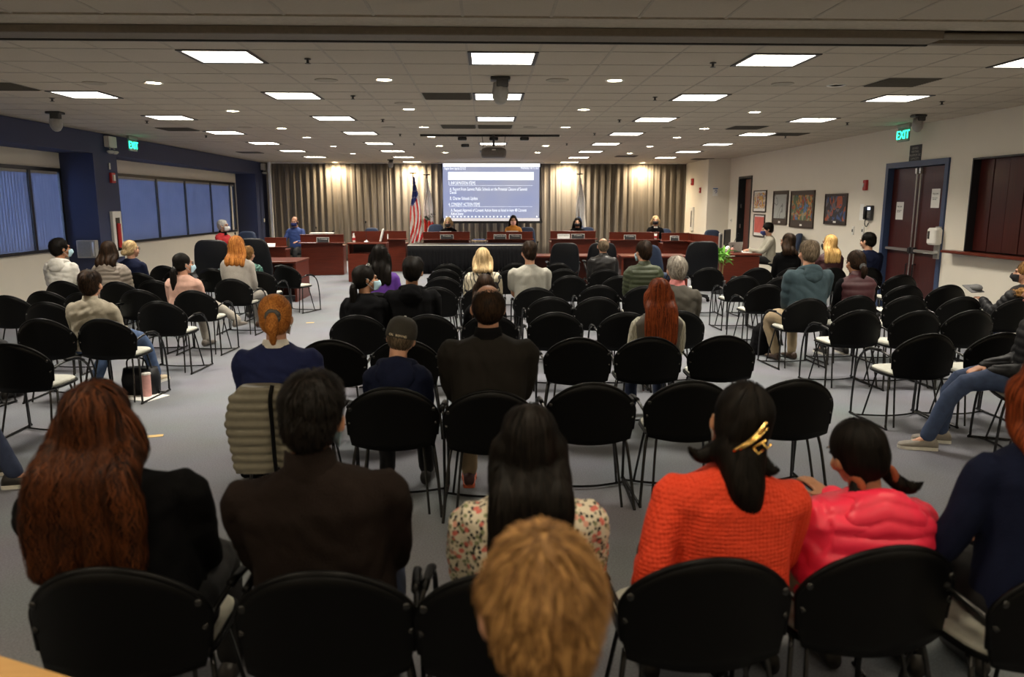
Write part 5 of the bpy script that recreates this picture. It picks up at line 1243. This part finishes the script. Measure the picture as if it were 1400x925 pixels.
        if style == 'clip':
            hh_((0, -.07, -.07), (.075, .05, .07)); q0 = HM @ V(.01, -.08, -.09); b.limb([q0, q0+V(0, -.035, -.08), q0+V(.02, -.03, -.16)], [.066, .058, .034], n=10, smooth=3); b.limb([HM @ V(-.06, -.03, -.09), HM @ V(-.11, -.05, -.115), HM @ V(-.14, -.05, -.095)], [.03, .018, .008], n=8, smooth=3); b.limb([HM @ V(.06, -.03, -.09), HM @ V(.10, -.05, -.115), HM @ V(.125, -.05, -.105)], [.028, .018, .008], n=8, smooth=3)
        if style == 'braid':
            for s in (-1, 1): q0 = HM @ V(s*.062, -.06, -.075); f_ = 1 if s > 0 else .45; b.limb([q0, q0+V(s*.035*f_, -.02, -.035), q0+V(s*.08*f_, -.02, -.05), q0+V(s*.13*f_, -.01, -.04)], [.020, .021, .016, .005], n=8, smooth=3)
        base = remesh_obj(b, vox*.8 if vox > .012 else .010, 'hair', hm, e, smooth=5 if style != 'wavy' else 3, disp=folds(.008 if style == 'wavy' else (.013 if style == 'short' else .005), seed+5, .6 if style != 'wavy' else 1.0))
        # strands that follow the surface
        me = base.data; nv = len(me.vertices); rr2 = random.Random(seed)
        co = np.empty(nv*3); me.vertices.foreach_get('co', co); co = co.reshape(-1, 3); pl_ = [tuple(p_.vertices) for p_ in me.polygons]
        bvh = BVHTree.FromPolygons([tuple(c) for c in co], pl_); HI = HM.inverted(); sb = MB(); crown = HM @ V(0, -.04, .13)
        part = HM @ V(0, .03, .13)
        face_ok = lambda q: not (q.y > .055 and q.z < .075)
        wstr = .0028 if vox <= .012 else .0045; step = .017 if vox <= .012 else .03
        nst = 9 if style in ('long', 'wavy', 'bob') else (7 if style in ('pony', 'bun', 'clip', 'low_pony', 'braid') else 4)
        if style == 'wavy': nst = 12
        for _ in range(ns):
            c = V(*co[rr2.randrange(nv)]); pts = []; ph = rr2.uniform(0, 6.28); fr = rr2.uniform(.8, 1.25); lift = rr2.uniform(.001, .006); jit = V(rr2.gauss(0, .25), rr2.gauss(0, .25), rr2.gauss(0, .2)) if style in ('short', 'bald') else V(rr2.gauss(0, .07), rr2.gauss(0, .07), 0)
            L2 = nst*(.5+.6*rr2.random())
            i = 0; nrm = V(0, 0, 1)
            while i < L2:
                q = HI @ c
                if tie is not None and (c-tie).length > .03 and q.z > -.08: d = tie-c
                elif q.z > -.02 and style not in ('pony', 'low_pony', 'bun'):
                    d = (c-crown); d = d.normalized()+down*(.5+max(0, .09-q.z)*8)
                else: d = down.copy()
                d += jit
                if style == 'wavy': d += V(math.cos(ph+i*fr*1.5), 0, 0)*.62+V(0, math.sin(ph+i*fr), 0)*.25
                nn = bvh.find_nearest(c)
                if nn[0] is None: break
                nrm = nn[1]; d = d-nrm*d.dot(nrm)
                if d.length < 1e-4: break
                lf = lift*(1+(i/L2)*(2.0 if style in ('wavy', 'short') else .5)); pts.append((nn[0]+nrm*lf, nrm)); c = nn[0]+d.normalized()*step*(.6 if style in ('short', 'bald') else 1); i += 1
            if len(pts) < 3: continue
            n0 = sb.n; m_ = len(pts)
            for i, (p_, nr) in enumerate(pts):
                t = (pts[min(i+1, m_-1)][0]-pts[max(i-1, 0)][0]); sdv = t.cross(nr).normalized()*wstr*(1-.75*(i/(m_-1))**2); sb.v.append(tuple(p_-sdv)); sb.v.append(tuple(p_+sdv))
            sb.n += 2*m_
            for i in range(m_-1): sb.f.append((n0+2*i, n0+2*i+1, n0+2*i+3, n0+2*i+2)); sb.m.append(0)
        if sb.n: tag(sb.build('hair_strands', hm, base, smooth=True), kind='stuff')
        if tie is not None and style in ('pony', 'low_pony'):
            b = MB(); b.tube([tie+HR @ V(.030*math.cos(a), -.005, .030*math.sin(a)) for a in [i*2*PI/12 for i in range(13)]], .016, 7); b.ball(tie+V(0, -.01, 0), (.034, .022, .030)); b.build('scrunchie', M['darkgrey'], e, smooth=True)
    # ---- mask / glasses
    if mask:
        nu, nv_ = 13, 7; vs = []; 
        for j in range(nv_):
            z = -.100+.085*j/(nv_-1)
            for i in range(nu):
                a = (-1+2*i/(nu-1)); an = a*1.25; bul = .012*math.cos(a*PI/2)*math.sin(PI*(j+.6)/(nv_+.3)); yy = .022+(.085+bul*1.6)*math.cos(an*.95)*(1 if j > 1 else .92); xx = (.074-.006*(nv_-1-j)/nv_*2)*math.sin(an)
                vs.append(HM @ V(xx, yy+(.014*math.cos(a*PI/2) if 2 < j else 0), z-.004*abs(a)*0))
        fs = [(j*nu+i, j*nu+i+1, (j+1)*nu+i+1, (j+1)*nu+i) for j in range(nv_-1) for i in range(nu-1)]
        o = MB().add(vs, fs).build('face_mask', mask, e, smooth=True); mo = o.modifiers.new('s', 'SOLIDIFY'); mo.thickness = .003
        for s in (-1, 1): MB().tube([HM @ V(s*.068, .045, -.03), HM @ V(s*.078, .01, .0), HM @ V(s*.086, -.02, .015)], .0018, 5).build('ear_loop', mask, o); MB().tube([HM @ V(s*.064, .045, -.085), HM @ V(s*.076, .01, -.05), HM @ V(s*.086, -.018, -.03)], .0018, 5).build('ear_loop', mask, o)
    if glasses:
        b = MB()
        for s in (-1, 1):
            b.tube([HM @ V(s*.031+.022*math.cos(a), .106-.012*abs(math.cos(a)) if s*math.cos(a) > 0 else .106, .006+.018*math.sin(a)) for a in [i*2*PI/14 for i in range(15)]], .0022, 5)
            b.tube([HM @ V(s*.053, .098, .01), HM @ V(s*.078, .03, .012), HM @ V(s*.082, -.01, .008)], .002, 5)
        b.tube([HM @ V(-.009, .106, .01), HM @ V(.009, .106, .01)], .002, 5); b.build('glasses', glasses, e)
    info = dict(e=e, U=U, HM=HM, nz=nz, zs=zs, arms=arms, HR=HR, top=tob, seat=seat, legs=LG)
    if extra: extra(info)
    return info
# clothes materials
C = dict(
 black=mat('black_knit', (.003, .003, .0035), rough=.9, spec=.08, bump=.3), dkblack=mat('black_wool', (.004, .004, .0045), rough=.95, spec=.08, bump=.4, bscale=300),
 dkbrown=mat('dark_brown_fleece', (.014, .0095, .008), rough=.95, spec=.08, bump=.4), navy=mat('navy_knit', (.006, .009, .028), spec=.15, rough=.9, bump=.3), navy2=mat('bright_navy_knit', (.011, .016, .060), spec=.2, rough=.9, bump=.2),
 midjeans=mat('mid_blue_denim', (.028, .048, .105), rough=.85, noise_amt=.25, scale=25), jeans=mat('blue_denim', (.055, .095, .19), rough=.85, noise_amt=.25, scale=25, bump=.3), dkjeans=mat('dark_denim', (.018, .028, .065), rough=.85, noise_amt=.2, scale=25), khaki=mat('khaki_cotton', (.33, .25, .15), rough=.85, noise_amt=.08),
 blktr=mat('black_trousers', (.005, .005, .006), rough=.8), grtr=mat('pale_trousers', (.36, .33, .28), rough=.85), grey=mat('heather_grey_cotton', (.30, .29, .25), rough=.9, noise_amt=.06, scale=60, bump=.1), beige=mat('beige_wool_coat', (.30, .265, .20), rough=.9, noise_amt=.08, scale=60, bump=.3),
 white=mat('white_sweatshirt', (.62, .60, .55), rough=.9, bump=.15), taupe=mat('taupe_nylon', (.19, .16, .13), rough=.5, noise_amt=.06), pink=mat('pale_pink_knit', (.55, .33, .26), rough=.9, bump=.3), lgrey=mat('light_grey_wool', (.36, .33, .29), rough=.9, noise_amt=.1, scale=80, bump=.3),
 floral=pattern('floral_blouse', (.62, .55, .42), [((.012, .014, .012), 62, .40), ((.55, .13, .10), 30, .30), ((.20, .22, .11), 42, .30), ((.62, .30, .22), 22, .22)], 1), redk=knit('orange_red_knit', (.72, .045, .008), 75, 1.0), coral=mat('coral_red_nylon', (.88, .028, .075), rough=.42, noise_amt=.04, spec=.5),
 branch=pattern('cream_branch_print', (.55, .49, .36), [((.02, .02, .025), 3.1, .10), ((.02, .02, .025), 4.3, .08)], 1, kind='WAVE'), blackjk=mat('dark_suit_cloth', (.012, .010, .008), spec=.15, rough=.85, noise_amt=.08, scale=120), purple=mat('purple_jersey', (.10, .025, .27), rough=.7),
 olive=mat('olive_quilted', (.026, .035, .012), rough=.55), oliveb=mat('olive_brown_jacket', (.045, .039, .028), rough=.85, noise_amt=.08), gvest=mat('grey_fleece_vest', (.085, .073, .058), rough=.9), stripe=pattern('cream_ribbed_sleeve', (.46, .43, .34), [((.30, .28, .22), 14, .4)], 1, kind='WAVE'),
 teal=mat('teal_sweatshirt', (.025, .048, .058), rough=.9, noise_amt=.12, scale=70, bump=.2), maroon=mat('maroon_quilt', (.045, .008, .011), rough=.6), green=pattern('green_swirl_print', (.008, .035, .028), [((.12, .26, .22), 7, .16), ((.02, .12, .09), 11, .2)], 1, kind='WAVE'), red=mat('red_wool', (.42, .015, .02), rough=.8), blue=mat('blue_shirt', (.03, .06, .20), rough=.8, noise_amt=.15, scale=60),
 mustard=mat('mustard_knit', (.45, .18, .02), rough=.85), leather=mat('black_leather_jacket', (.007, .006, .006), rough=.42, spec=.4), dgrey=mat('grey_sweater', (.13, .12, .11), rough=.9), puffblack=mat('black_nylon', (.006, .006, .007), rough=.55, spec=.25), cardi=mat('stone_cardigan', (.34, .32, .26), rough=.9, noise_amt=.1, scale=50))
def cpos(k): return CH[k][0], CH[k][1], CH[k][2]
def P(key, label, top, bottom, hair, hx, **kw):
    x, y, d = cpos(key); d = kw.pop('deg', d); return person(label, (x, y), d, C[top], C[bottom], hair, hx=hx, **kw)
NEAR, MID, FAR = .0115, .014, .018
P('P1', 'woman with long wavy auburn hair in black sweater, nearest row left', 'black', 'blktr', 'auburn', (133, 527), vox=NEAR, style='wavy', hairlen=.40, ns=6500, hands='lap', build=1.42, lean=2, roll=-8)
P('P2', 'man with short dark hair in dark brown collared fleece, nearest row', 'dkbrown', 'dkjeans', 'black', (420, 517), vox=NEAR, style='short', ns=3600, skin='skin2', build=1.32, coll=(C['dkbrown'], .06), head=(-6, 0, 5), mask=mask_b, lean=0, roll=-4)
P('P3', 'woman with straight black hair in cream floral blouse, nearest row centre', 'floral', 'blktr', 'black', (722, 560), vox=NEAR, style='long', hairlen=.42, ns=4200, head=(0, 8, 0), lean=3, skin='skin2', build=1.18)
def claw(i):
    HM, HR, e = i['HM'], i['HR'], i['e']; c = MB(); c.tube([HM @ V(-.03, -.135, -.055), HM @ V(0, -.15, -.02), HM @ V(.03, -.14, .02), HM @ V(.045, -.125, .045)], .0065, 8, smooth=4)
    c.tube([HM @ V(-.015, -.145, -.045), HM @ V(.02, -.155, -.005), HM @ V(.052, -.125, .03)], .005, 8, smooth=4); c.build('hair_claw', M['gold'], e, smooth=True)
    c = MB()
    for s in (0, 1): c.tube([HM @ V(.018+.022*s, -.15, -.03+.02*s), HM @ V(.035+.022*s, -.155, -.045+.02*s), HM @ V(.048+.018*s, -.148, -.03+.02*s)], .005, 6)
    c.tube([HM @ V(.02, -.15, -.028), HM @ V(.05, -.15, -.002)], .005, 6); c.build('claw_spring', M['gold'], e, smooth=True)
P('P4', 'woman in orange-red knit sweater with gold hair claw, nearest row', 'redk', 'blktr', 'black', (1003, 527), vox=NEAR, style='clip', ns=4200, head=(-12, 6, 8), lean=6, roll=4, build=1.22, skin='skin2', mask=mask_w, extra=claw, hands=((-.22, .10, .60), 'lap'), disp=folds(.006, 12, .5))
def scr(i):
    HM, e = i['HM'], i['e']
    for s in (-1, 1): MB().tube([HM @ V(s*(.070), -.062+.024*math.cos(a), -.085+.024*math.sin(a)) for a in [q*2*PI/12 for q in range(13)]], .014, 8).build('scrunchie', mat('rust_scrunchie', (.28, .06, .02), rough=.9), e, smooth=True)
    W_ = i['arms'][-1][2]; ph = MB().box(W_+V(.03, .09, .05), (.075, .15, .009), Matrix.Rotation(.5, 3, 'X'), bev=.004); ph.build('phone', M['blackm'], e)
P('P5', 'girl in bright coral-red puffer jacket with two low scrunchies', 'coral', 'khaki', 'black', (1163, 568), vox=NEAR, style='braid', ns=3600, head=(8, 20, -10), lean=13, roll=4, kind='puffer', coll='hood', skin='skin2', hands=((-.14, .34, .61), 'phone'), build=1.3, extra=scr)
P('P10', 'redhead in navy sweater at the right frame edge, nearest row', 'navy', 'blktr', 'red', (1428, 484), vox=NEAR, style='long', hairlen=.36, ns=2400, head=(-30, 0, 0), deg=0, build=1.15, hands=((-.28, .25, .62), 'lap'))
# boy closest to the camera
q = aty(738, 735, 1.05)
person('blurred brown-haired boy standing closest to the camera', (q.x, 1.06), 0, C['navy'], C['dkjeans'], 'brown', hx=(738, 733), vox=.0115, style='short', ns=5200, stand=True, topz=1.345, hands='hang', head=(2, 3, 0), lean=2, build=.85, hscale=1.02)
P('P7', 'balding man in black blazer with dark collar, second nearest row', 'blackjk', 'khaki', 'dkbrown', (667, 393), vox=NEAR, style='bald', ns=2600, kind='blazer', coll=(C['black'], .05), build=1.3, lean=0, head=(4, -4, 0), shoes=mat('red_black_sneaker', (.06, .02, .02)), sole=mat('orange_sole', (.5, .10, .04)))
def capx(i):
    HM, HR, e = i['HM'], i['HR'], i['e']; b = MB(); cp = mat('black_cap_cloth', (.022, .019, .014), rough=.85, bump=.2); vs = []; n = 26; prof = [(1.0, .015), (1.02, .03), (1.0, .07), (.9, .105), (.7, .128), (.4, .142), (.02, .146)]
    for f_, z in prof:
        for k in range(n): a = 2*PI*k/n; vs.append(HM @ V(.092*f_*math.cos(a), -.022+.115*f_*math.sin(a), z+(.012*math.sin(a) if z < .05 else 0)-.010))
    fs = [(i_*n+k, i_*n+(k+1) % n, i_*n+n+(k+1) % n, i_*n+n+k) for i_ in range(len(prof)-1) for k in range(n)]; c = b.add(vs, fs).build('cap', cp, e, smooth=True)
    br = MB(); vs = []
    for t, off in ((0, 0), (1, .075)):
        for k in range(11): a = PI/2-1.1+2.2*k/10; vs.append(HM @ V((.086+off*.0)*math.cos(a)*1.02, -.014+(.106)*math.sin(a)+off*(.6+.4*math.sin(a)), .012-.02*t))
    br.add(vs, [(k, k+1, 12+k, 11+k) for k in range(10)]); o = br.build('brim', cp, c); mo = o.modifiers.new('s', 'SOLIDIFY'); mo.thickness = .004
    MB().ball(HM @ V(0, -.014, .136), (.008, .008, .005), HR, n=8).build('button', M['white'], c)
    txt = 'CAL ROWING'; lm_ = mat('cap_lettering', (.62, .52, .36))
    for k, ch in enumerate(txt):
        if ch == ' ': continue
        a = -PI/2+(k-4.5)*.115; t = text(ch, .019, lm_, c, (0, 0, 0), align='CENTER', ext=.0008, name='lettering')
        t.matrix_local = HM @ Matrix.Translation(V(.0965*math.cos(a), -.022+.1185*math.sin(a), .012+.012*math.sin(a))) @ Matrix.Rotation(a+PI/2, 4, 'Z') @ Matrix.Rotation(PI/2, 4, 'X')
P('P8', 'boy in navy hoodie wearing a black baseball cap', 'navy', 'blktr', 'ash', (545, 435), vox=NEAR, style='bald', ns=1600, kind='hoodie', coll='hood', head=(-4, 22, 10), lean=10, build=.95, extra=capx, hands='phone')
def tieb(i): pass
P('P9', 'ginger woman with ponytail and scrunchie in navy sweater', 'navy2', 'blktr', 'ginger', (379, 409), vox=NEAR, style='pony', hairlen=.15, ns=3000, build=1.22, coll=(C['white'], .03), mask=mask_w, head=(8, 0, 0), lean=2)
P('P36', 'copper-haired woman in grey vest with cream sleeves', 'gvest', 'dkjeans', 'red', (899, 384), vox=MID, style='long', hairlen=.36, ns=2200, kind='vest', shirt=C['stripe'], lean=3)
P('P25', 'woman with surgical mask and sunglasses on her dark hair', 'dkblack', 'blktr', 'black', (500, 366), vox=.0125, style='low_pony', hairlen=.34, ns=1500, mask=mask_b, head=(-68, 0, -6), lean=6, build=1.12, twist=-10, skin='skin2', extra=lambda i: MB().tube([i['HM'] @ V(.05*math.cos(a), .03, .135+.01*math.sin(a)) for a in [q*2*PI/12 for q in range(13)]], .006, 6).build('sunglasses', M['steel'], i['e']))
P('P26', 'black-haired person in black hoodie beside the masked woman', 'dkblack', 'blktr', 'black', (563, 354), vox=.0125, style='short', ns=1800, kind='hoodie', coll='hood', head=(-8, 4, 6), lean=5, build=1.25, skin='skin2')
P('P32', 'girl with long dark brown hair in black top before balding man', 'dkblack', 'khaki', 'dkbrown', (663, 377), vox=MID, style='long', hairlen=.36, ns=1200, build=.9)
P('P37', 'grey-haired man in olive-brown jacket with pink collar', 'oliveb', 'dkjeans', 'grey', (925, 353), vox=.0125, style='short', ns=1800, kind='blazer', coll=(mat('pink_shirt', (.52, .16, .15)), .05), build=1.15, head=(3, 6, 0), lean=6, roll=3)
P('P24', 'woman with long black hair in purple top by the lectern', 'purple', 'blktr', 'black', (520, 337), vox=MID, style='long', hairlen=.3, ns=1000)
P('P31', 'blonde woman in cream jacket with black branch print', 'branch', 'blktr', 'blonde', (660, 341), vox=MID, style='bob', hairlen=.14, ns=1500, build=1.1)
P('P33', 'man with cropped hair in light grey T-shirt', 'grey', 'blktr', 'dkbrown', (724, 333), vox=MID, style='short', ns=900, kind='tshirt', build=1.2, head=(8, 8, 0), lean=2, roll=0, glasses=M['white'])
P('P35', 'man with face mask in green quilted jacket', 'olive', 'dkjeans', 'dkbrown', (880, 332), vox=MID, style='short', ns=900, kind='puffer', coll=(C['olive'], .04), mask=mask_b, head=(22, 4, 0), lean=2, build=1.05)
P('P34', 'bald-crowned man in black leather jacket at the staff table', 'leather', 'dkjeans', 'ash', (824, 327), vox=MID, style='bald', ns=500, kind='blazer', coll=(C['leather'], .04), build=1.1)
# left block
P('P15', 'dark-haired woman in beige coat and blue jeans at left aisle', 'beige', 'jeans', 'dkbrown', (127, 373), vox=.0125, style='short', ns=1500, kind='blazer', coll=(C['beige'], .04), build=1.12, lean=2, shoes=mat('cream_canvas_shoe', (.48, .40, .28)), sole=sole_w, legs=(((-.13, .36, .50), (-.15, .12, .085)), ((.17, .42, .50), (.2, .62, .085))))
P('P16', 'young man in white hoodie with mask by the left wall', 'white', 'blktr', 'black', (84, 328), vox=MID, style='short', ns=900, kind='hoodie', coll='hood', mask=mask_b, head=(-35, 0, 0), skin='skin2')
P('P17', 'woman in taupe puffer jacket with hood and brown hair', 'taupe', 'blktr', 'dkbrown', (152, 332), vox=MID, style='long', hairlen=.18, ns=1000, kind='puffer', coll='hood', build=1.1, lean=5)
P('P18', 'blonde woman with bun and glasses in navy sweater', 'navy', 'blktr', 'blonde', (181, 331), vox=MID, style='bun', ns=900, glasses=M['darkgrey'], head=(-30, 0, 0), lean=4)
P('P19', 'woman in pale pink cardigan with mask and dark ponytail', 'pink', 'grtr', 'black', (252, 349), vox=.0125, style='low_pony', hairlen=.34, ns=1200, mask=mask_b, glasses=M['darkgrey'], head=(-42, 0, 0), lean=3, build=1.05, shoes=mat('flat_grey_shoe', (.14, .12, .10)), legs=(((-.05, .40, .50), (.02, .42, .085)), ((.14, .40, .54), (.36, .62, .30))), skin='skin')
P('P20', 'woman with long ginger hair in light grey jacket', 'lgrey', 'lgrey', 'ginger', (325, 325), vox=MID, style='long', hairlen=.24, ns=1500, kind='blazer', head=(-18, 4, 0), lean=4, shoes=mat('brown_ankle_boot', (.07, .03, .015)), legs=(((.0, .42, .52), (.06, .52, .085)), ((.16, .44, .5), (.2, .42, .085))))
P('P21', 'person in dark green swirl-patterned shirt leaning forward', 'green', 'blktr', 'brown', (343, 335), vox=MID, style='short', ns=700, lean=22, head=(-20, 10, 0), build=1.15)
P('P13', 'person in grey coat cut off at the left frame edge', 'taupe', 'blktr', 'dkbrown', None, vox=MID, style='short', ns=200, kind='blazer')
P('P14', 'person in dark jeans and black sneakers at left frame edge', 'dkjeans', 'dkjeans', 'dkbrown', None, vox=MID, style='short', ns=200, sole=sole_w, legs=(((-.12, .40, .5), (-.1, .42, .085)), ((.16, .44, .5), (.22, .66, .085))))
# right block
P('P40', 'man in teal hoodie and khaki trousers, brown hair', 'teal', 'khaki', 'ash', (1104, 331), vox=.0125, style='short', ns=1800, kind='hoodie', coll='hood', build=1.25, lean=5, head=(6, 4, 0), shoes=mat('brown_shoe', (.05, .028, .018)), legs=(((-.26, .34, .50), (-.17, .30, .085)), ((.06, .36, .50), (.05, .34, .085))))
P('P43', 'woman with low ponytail in maroon quilted vest', 'maroon', 'blktr', 'dkbrown', (1168, 345), vox=.0125, style='low_pony', hairlen=.12, ns=1200, kind='vest', shirt=C['black'], coll=(C['maroon'], .05), head=(10, 14, 0), lean=8, build=1.12, skin='skin2', sole=sole_w)
P('P39', 'woman with dark brown hair in black top near the clerk', 'dkblack', 'blktr', 'dkbrown', (1076, 321), vox=MID, style='long', hairlen=.18, ns=900, head=(28, 0, 0))
P('P41', 'woman with long golden blonde hair in maroon sweater', 'maroon', 'blktr', 'gold', (1133, 323), vox=MID, style='long', hairlen=.28, ns=1500, mask=mask_k, head=(22, 0, 0), build=1.05)
P('P42', 'young man with short black hair in dark navy sweater', 'navy', 'dkjeans', 'black', (1186, 320), vox=MID, style='short', ns=900, head=(28, 6, 0), build=1.12, offy=.0)
def furh(i):
    U, e, nz = i['U'], i['e'], i['nz']; b = MB(); b.tube([U @ V(.17*math.sin(a), -.03-.12*math.cos(a), nz-.05+.03*math.cos(a)-.03) for a in [-2.2+q*4.4/14 for q in range(15)]], .04, 10)
    o = remesh_obj(b, .012, 'fur_trim', HAIR['brown'], e, smooth=1, disp=folds(.03, 5, 3.5)); sb = MB(); me = o.data; rr_ = random.Random(2)
    for _ in range(1600):
        v = me.vertices[rr_.randrange(len(me.vertices))]; d = (v.normal+V(rr_.gauss(0, .4), rr_.gauss(0, .4), rr_.gauss(0, .4))).normalized()*.035; s = d.orthogonal().normalized()*.002; sb.add([v.co-s, v.co+s, v.co+d], [(0, 1, 2)])
    tag(sb.build('fur_strands', HAIR['brown'], o), kind='stuff')
    W_ = i['arms'][-1][2]; c = MB(); c.box(W_+V(-.02, .12, .12), (.2, .16, .01), Matrix.Rotation(.5, 3, 'X'), bev=.004); c.ball(W_+V(0, .1, .13), (.07, .07, .045)); c.build('grey_cap', mat('grey_cap', (.12, .12, .12), rough=.9), e)
P('P12', 'masked man in black parka with brown fur hood at right', 'puffblack', 'dkjeans', 'brown', (1397, 360), vox=.0125, style='short', ns=900, kind='puffer', coll='hood', mask=mask_k, head=(40, 0, 0), extra=furh, hands=((-.2, .3, .72), 'lap'), build=1.1, deg=16)
P('P11', 'person in blue jeans and black puffer at the right edge', 'puffblack', 'midjeans', 'dkbrown', None, vox=.0125, style='short', ns=200, kind='puffer', build=1.1, shoes=mat('grey_sneaker', (.22, .2, .17)), sole=sole_w, legs=(((-.10, .44, .52), (-.12, .66, .085)), ((.12, .42, .51), (.10, .52, .085))))
# board members behind the dais
def B(label, hx, Y, top, hair, seat=.5, **kw):
    q = aty(hx[0], hx[1], Y); return person(label, (q.x, Y), kw.pop('deg', 180), C[top], C['blktr'], hair, hx=hx, seat=seat, vox=kw.pop('vox', FAR), hands=kw.pop('hands', 'desk'), ns=kw.pop('ns', 260), **kw)
B('white-haired woman in red jacket and black scarf with mask', (307, 302), 17.75, 'red', 'white', deg=-110, mask=mask_w, style='short', glasses=M['darkgrey'], ns=500, head=(10, 0, 0), coll=(C['black'], .06), vox=.015, seat=.56)
B('man in blue shirt with dark patterned mask at left dais', (402, 297), 20.95, 'blue', 'dkbrown', mask=mask_n, style='bald', build=1.1, deg=172, head=(0, 8, 0), hands=((-.2, .36, .82), (.25, .36, .82)), vox=.015)
B('blonde board member in black with black mask', (613, 298), 22.5, 'black', 'blonde', mask=mask_k, style='bob', hairlen=.08, head=(-10, 14, 0))
B('woman in mustard top with pink mask under the screen', (702, 295.5), 22.5, 'mustard', 'dkbrown', mask=mask_p, style='long', hairlen=.2, head=(-4, 8, 0), skin='skin')
B('black-haired board member in black mask right of screen', (790, 298.5), 22.5, 'dkblack', 'black', mask=mask_k, style='long', hairlen=.22, head=(-12, 5, 0))
B('blonde-grey board member in black blazer and black mask', (897, 296), 22.1, 'dkblack', 'blonde', mask=mask_k, style='bob', hairlen=.1, head=(-12, 0, 0), coll=(C['white'], .03))
q = aty(1045, 307, 16.9)
B('clerk in stone cardigan with navy mask at right desk', (1048, 306), 16.75, 'cardi', 'black', deg=82, mask=mask_n, style='short', ns=500, head=(0, 12, 0), hands=((-.16, .38, .80), (.12, .34, .80)), kind='blazer', vox=.014, skin='skin', build=1.1)
# ------------------------------------------------------------------ clothes left on chairs and the floor
jx, jy, _ = cpos('P9')
e = empty('quilted_jacket', (jx, jy, 0), 'olive quilted jacket draped over the chair of the ponytail woman', 'jacket')
b = MB(); b.stack([(-.19, -.26, .30, .12, .03), (-.19, -.27, .42, .13, .035), (-.19, -.285, .6, .15, .045), (-.17, -.295, .76, .13, .05), (-.13, -.28, .82, .10, .06)], p=3); b.stack([(.06, -.26, .32, .11, .03), (.06, -.27, .44, .12, .03), (.06, -.285, .6, .14, .04), (.05, -.295, .76, .13, .05), (.03, -.28, .815, .10, .055)], p=3); b.stack([(-.28, -.2, .5, .04, .08), (-.29, -.22, .66, .045, .09), (-.24, -.24, .77, .05, .07)], p=2.4)
remesh_obj(b, .012, 'quilted_shell', mat('olive_taupe_nylon', (.155, .14, .10), rough=.5), e, disp=quilt(.014, .052, 0), smooth=3)
b = MB(); b.tube([(-.062, -.305, .31), (-.062, -.322, .42), (-.062, -.335, .6), (-.062, -.345, .75), (-.05, -.33, .83)], .012, 8, smooth=3); b.build('black_zip', M['black'], e)
q = atz(318, 668, 0); e = empty('dark_scarf', (q.x+.1, q.y+.25, 0), 'black coat bundle hanging to floor beside the olive jacket', 'coat')
b = MB(); b.ball((0, 0, .07), (.1, .1, .07)); b.limb([(.02, 0, .1), (.05, .02, .22), (.09, .02, .36)], [.08, .07, .05]); b.ball((-.06, -.04, .04), (.05, .05, .035)); remesh_obj(b, .012, 'coat_cloth', C['black'], e, disp=folds(.02, 9, 1.2))
jx, jy, _ = cpos('coat'); e = empty('dark_coat', (jx, jy+.04, 0), 'dark green coat heaped on chair left of ginger-haired woman', 'coat')
b = MB(); b.ball((0, 0, .60), (.2, .17, .14)); b.ball((.06, .0, .68), (.14, .1, .1)); remesh_obj(b, .02, 'coat_cloth', mat('dark_green_coat', (.008, .02, .018), rough=.8), e, disp=folds(.03, 4, .8))
q = atz(1049, 486, 0); e = empty('backpack', (q.x, q.y+.1, 0), 'black backpack on the floor left of the khaki trousers', 'bag')
b = MB(); b.stack([(0, 0, .01, .15, .1), (0, 0, .1, .17, .12), (0, 0, .3, .15, .1), (0, 0, .38, .09, .07)], p=3.5); remesh_obj(b, .014, 'bag_body', C['black'], e, disp=folds(.01, 8)); MB().tube([(-.04, 0, .38), (0, 0, .43), (.04, 0, .38)], .01, 6, smooth=4).build('handle', M['black'], e)
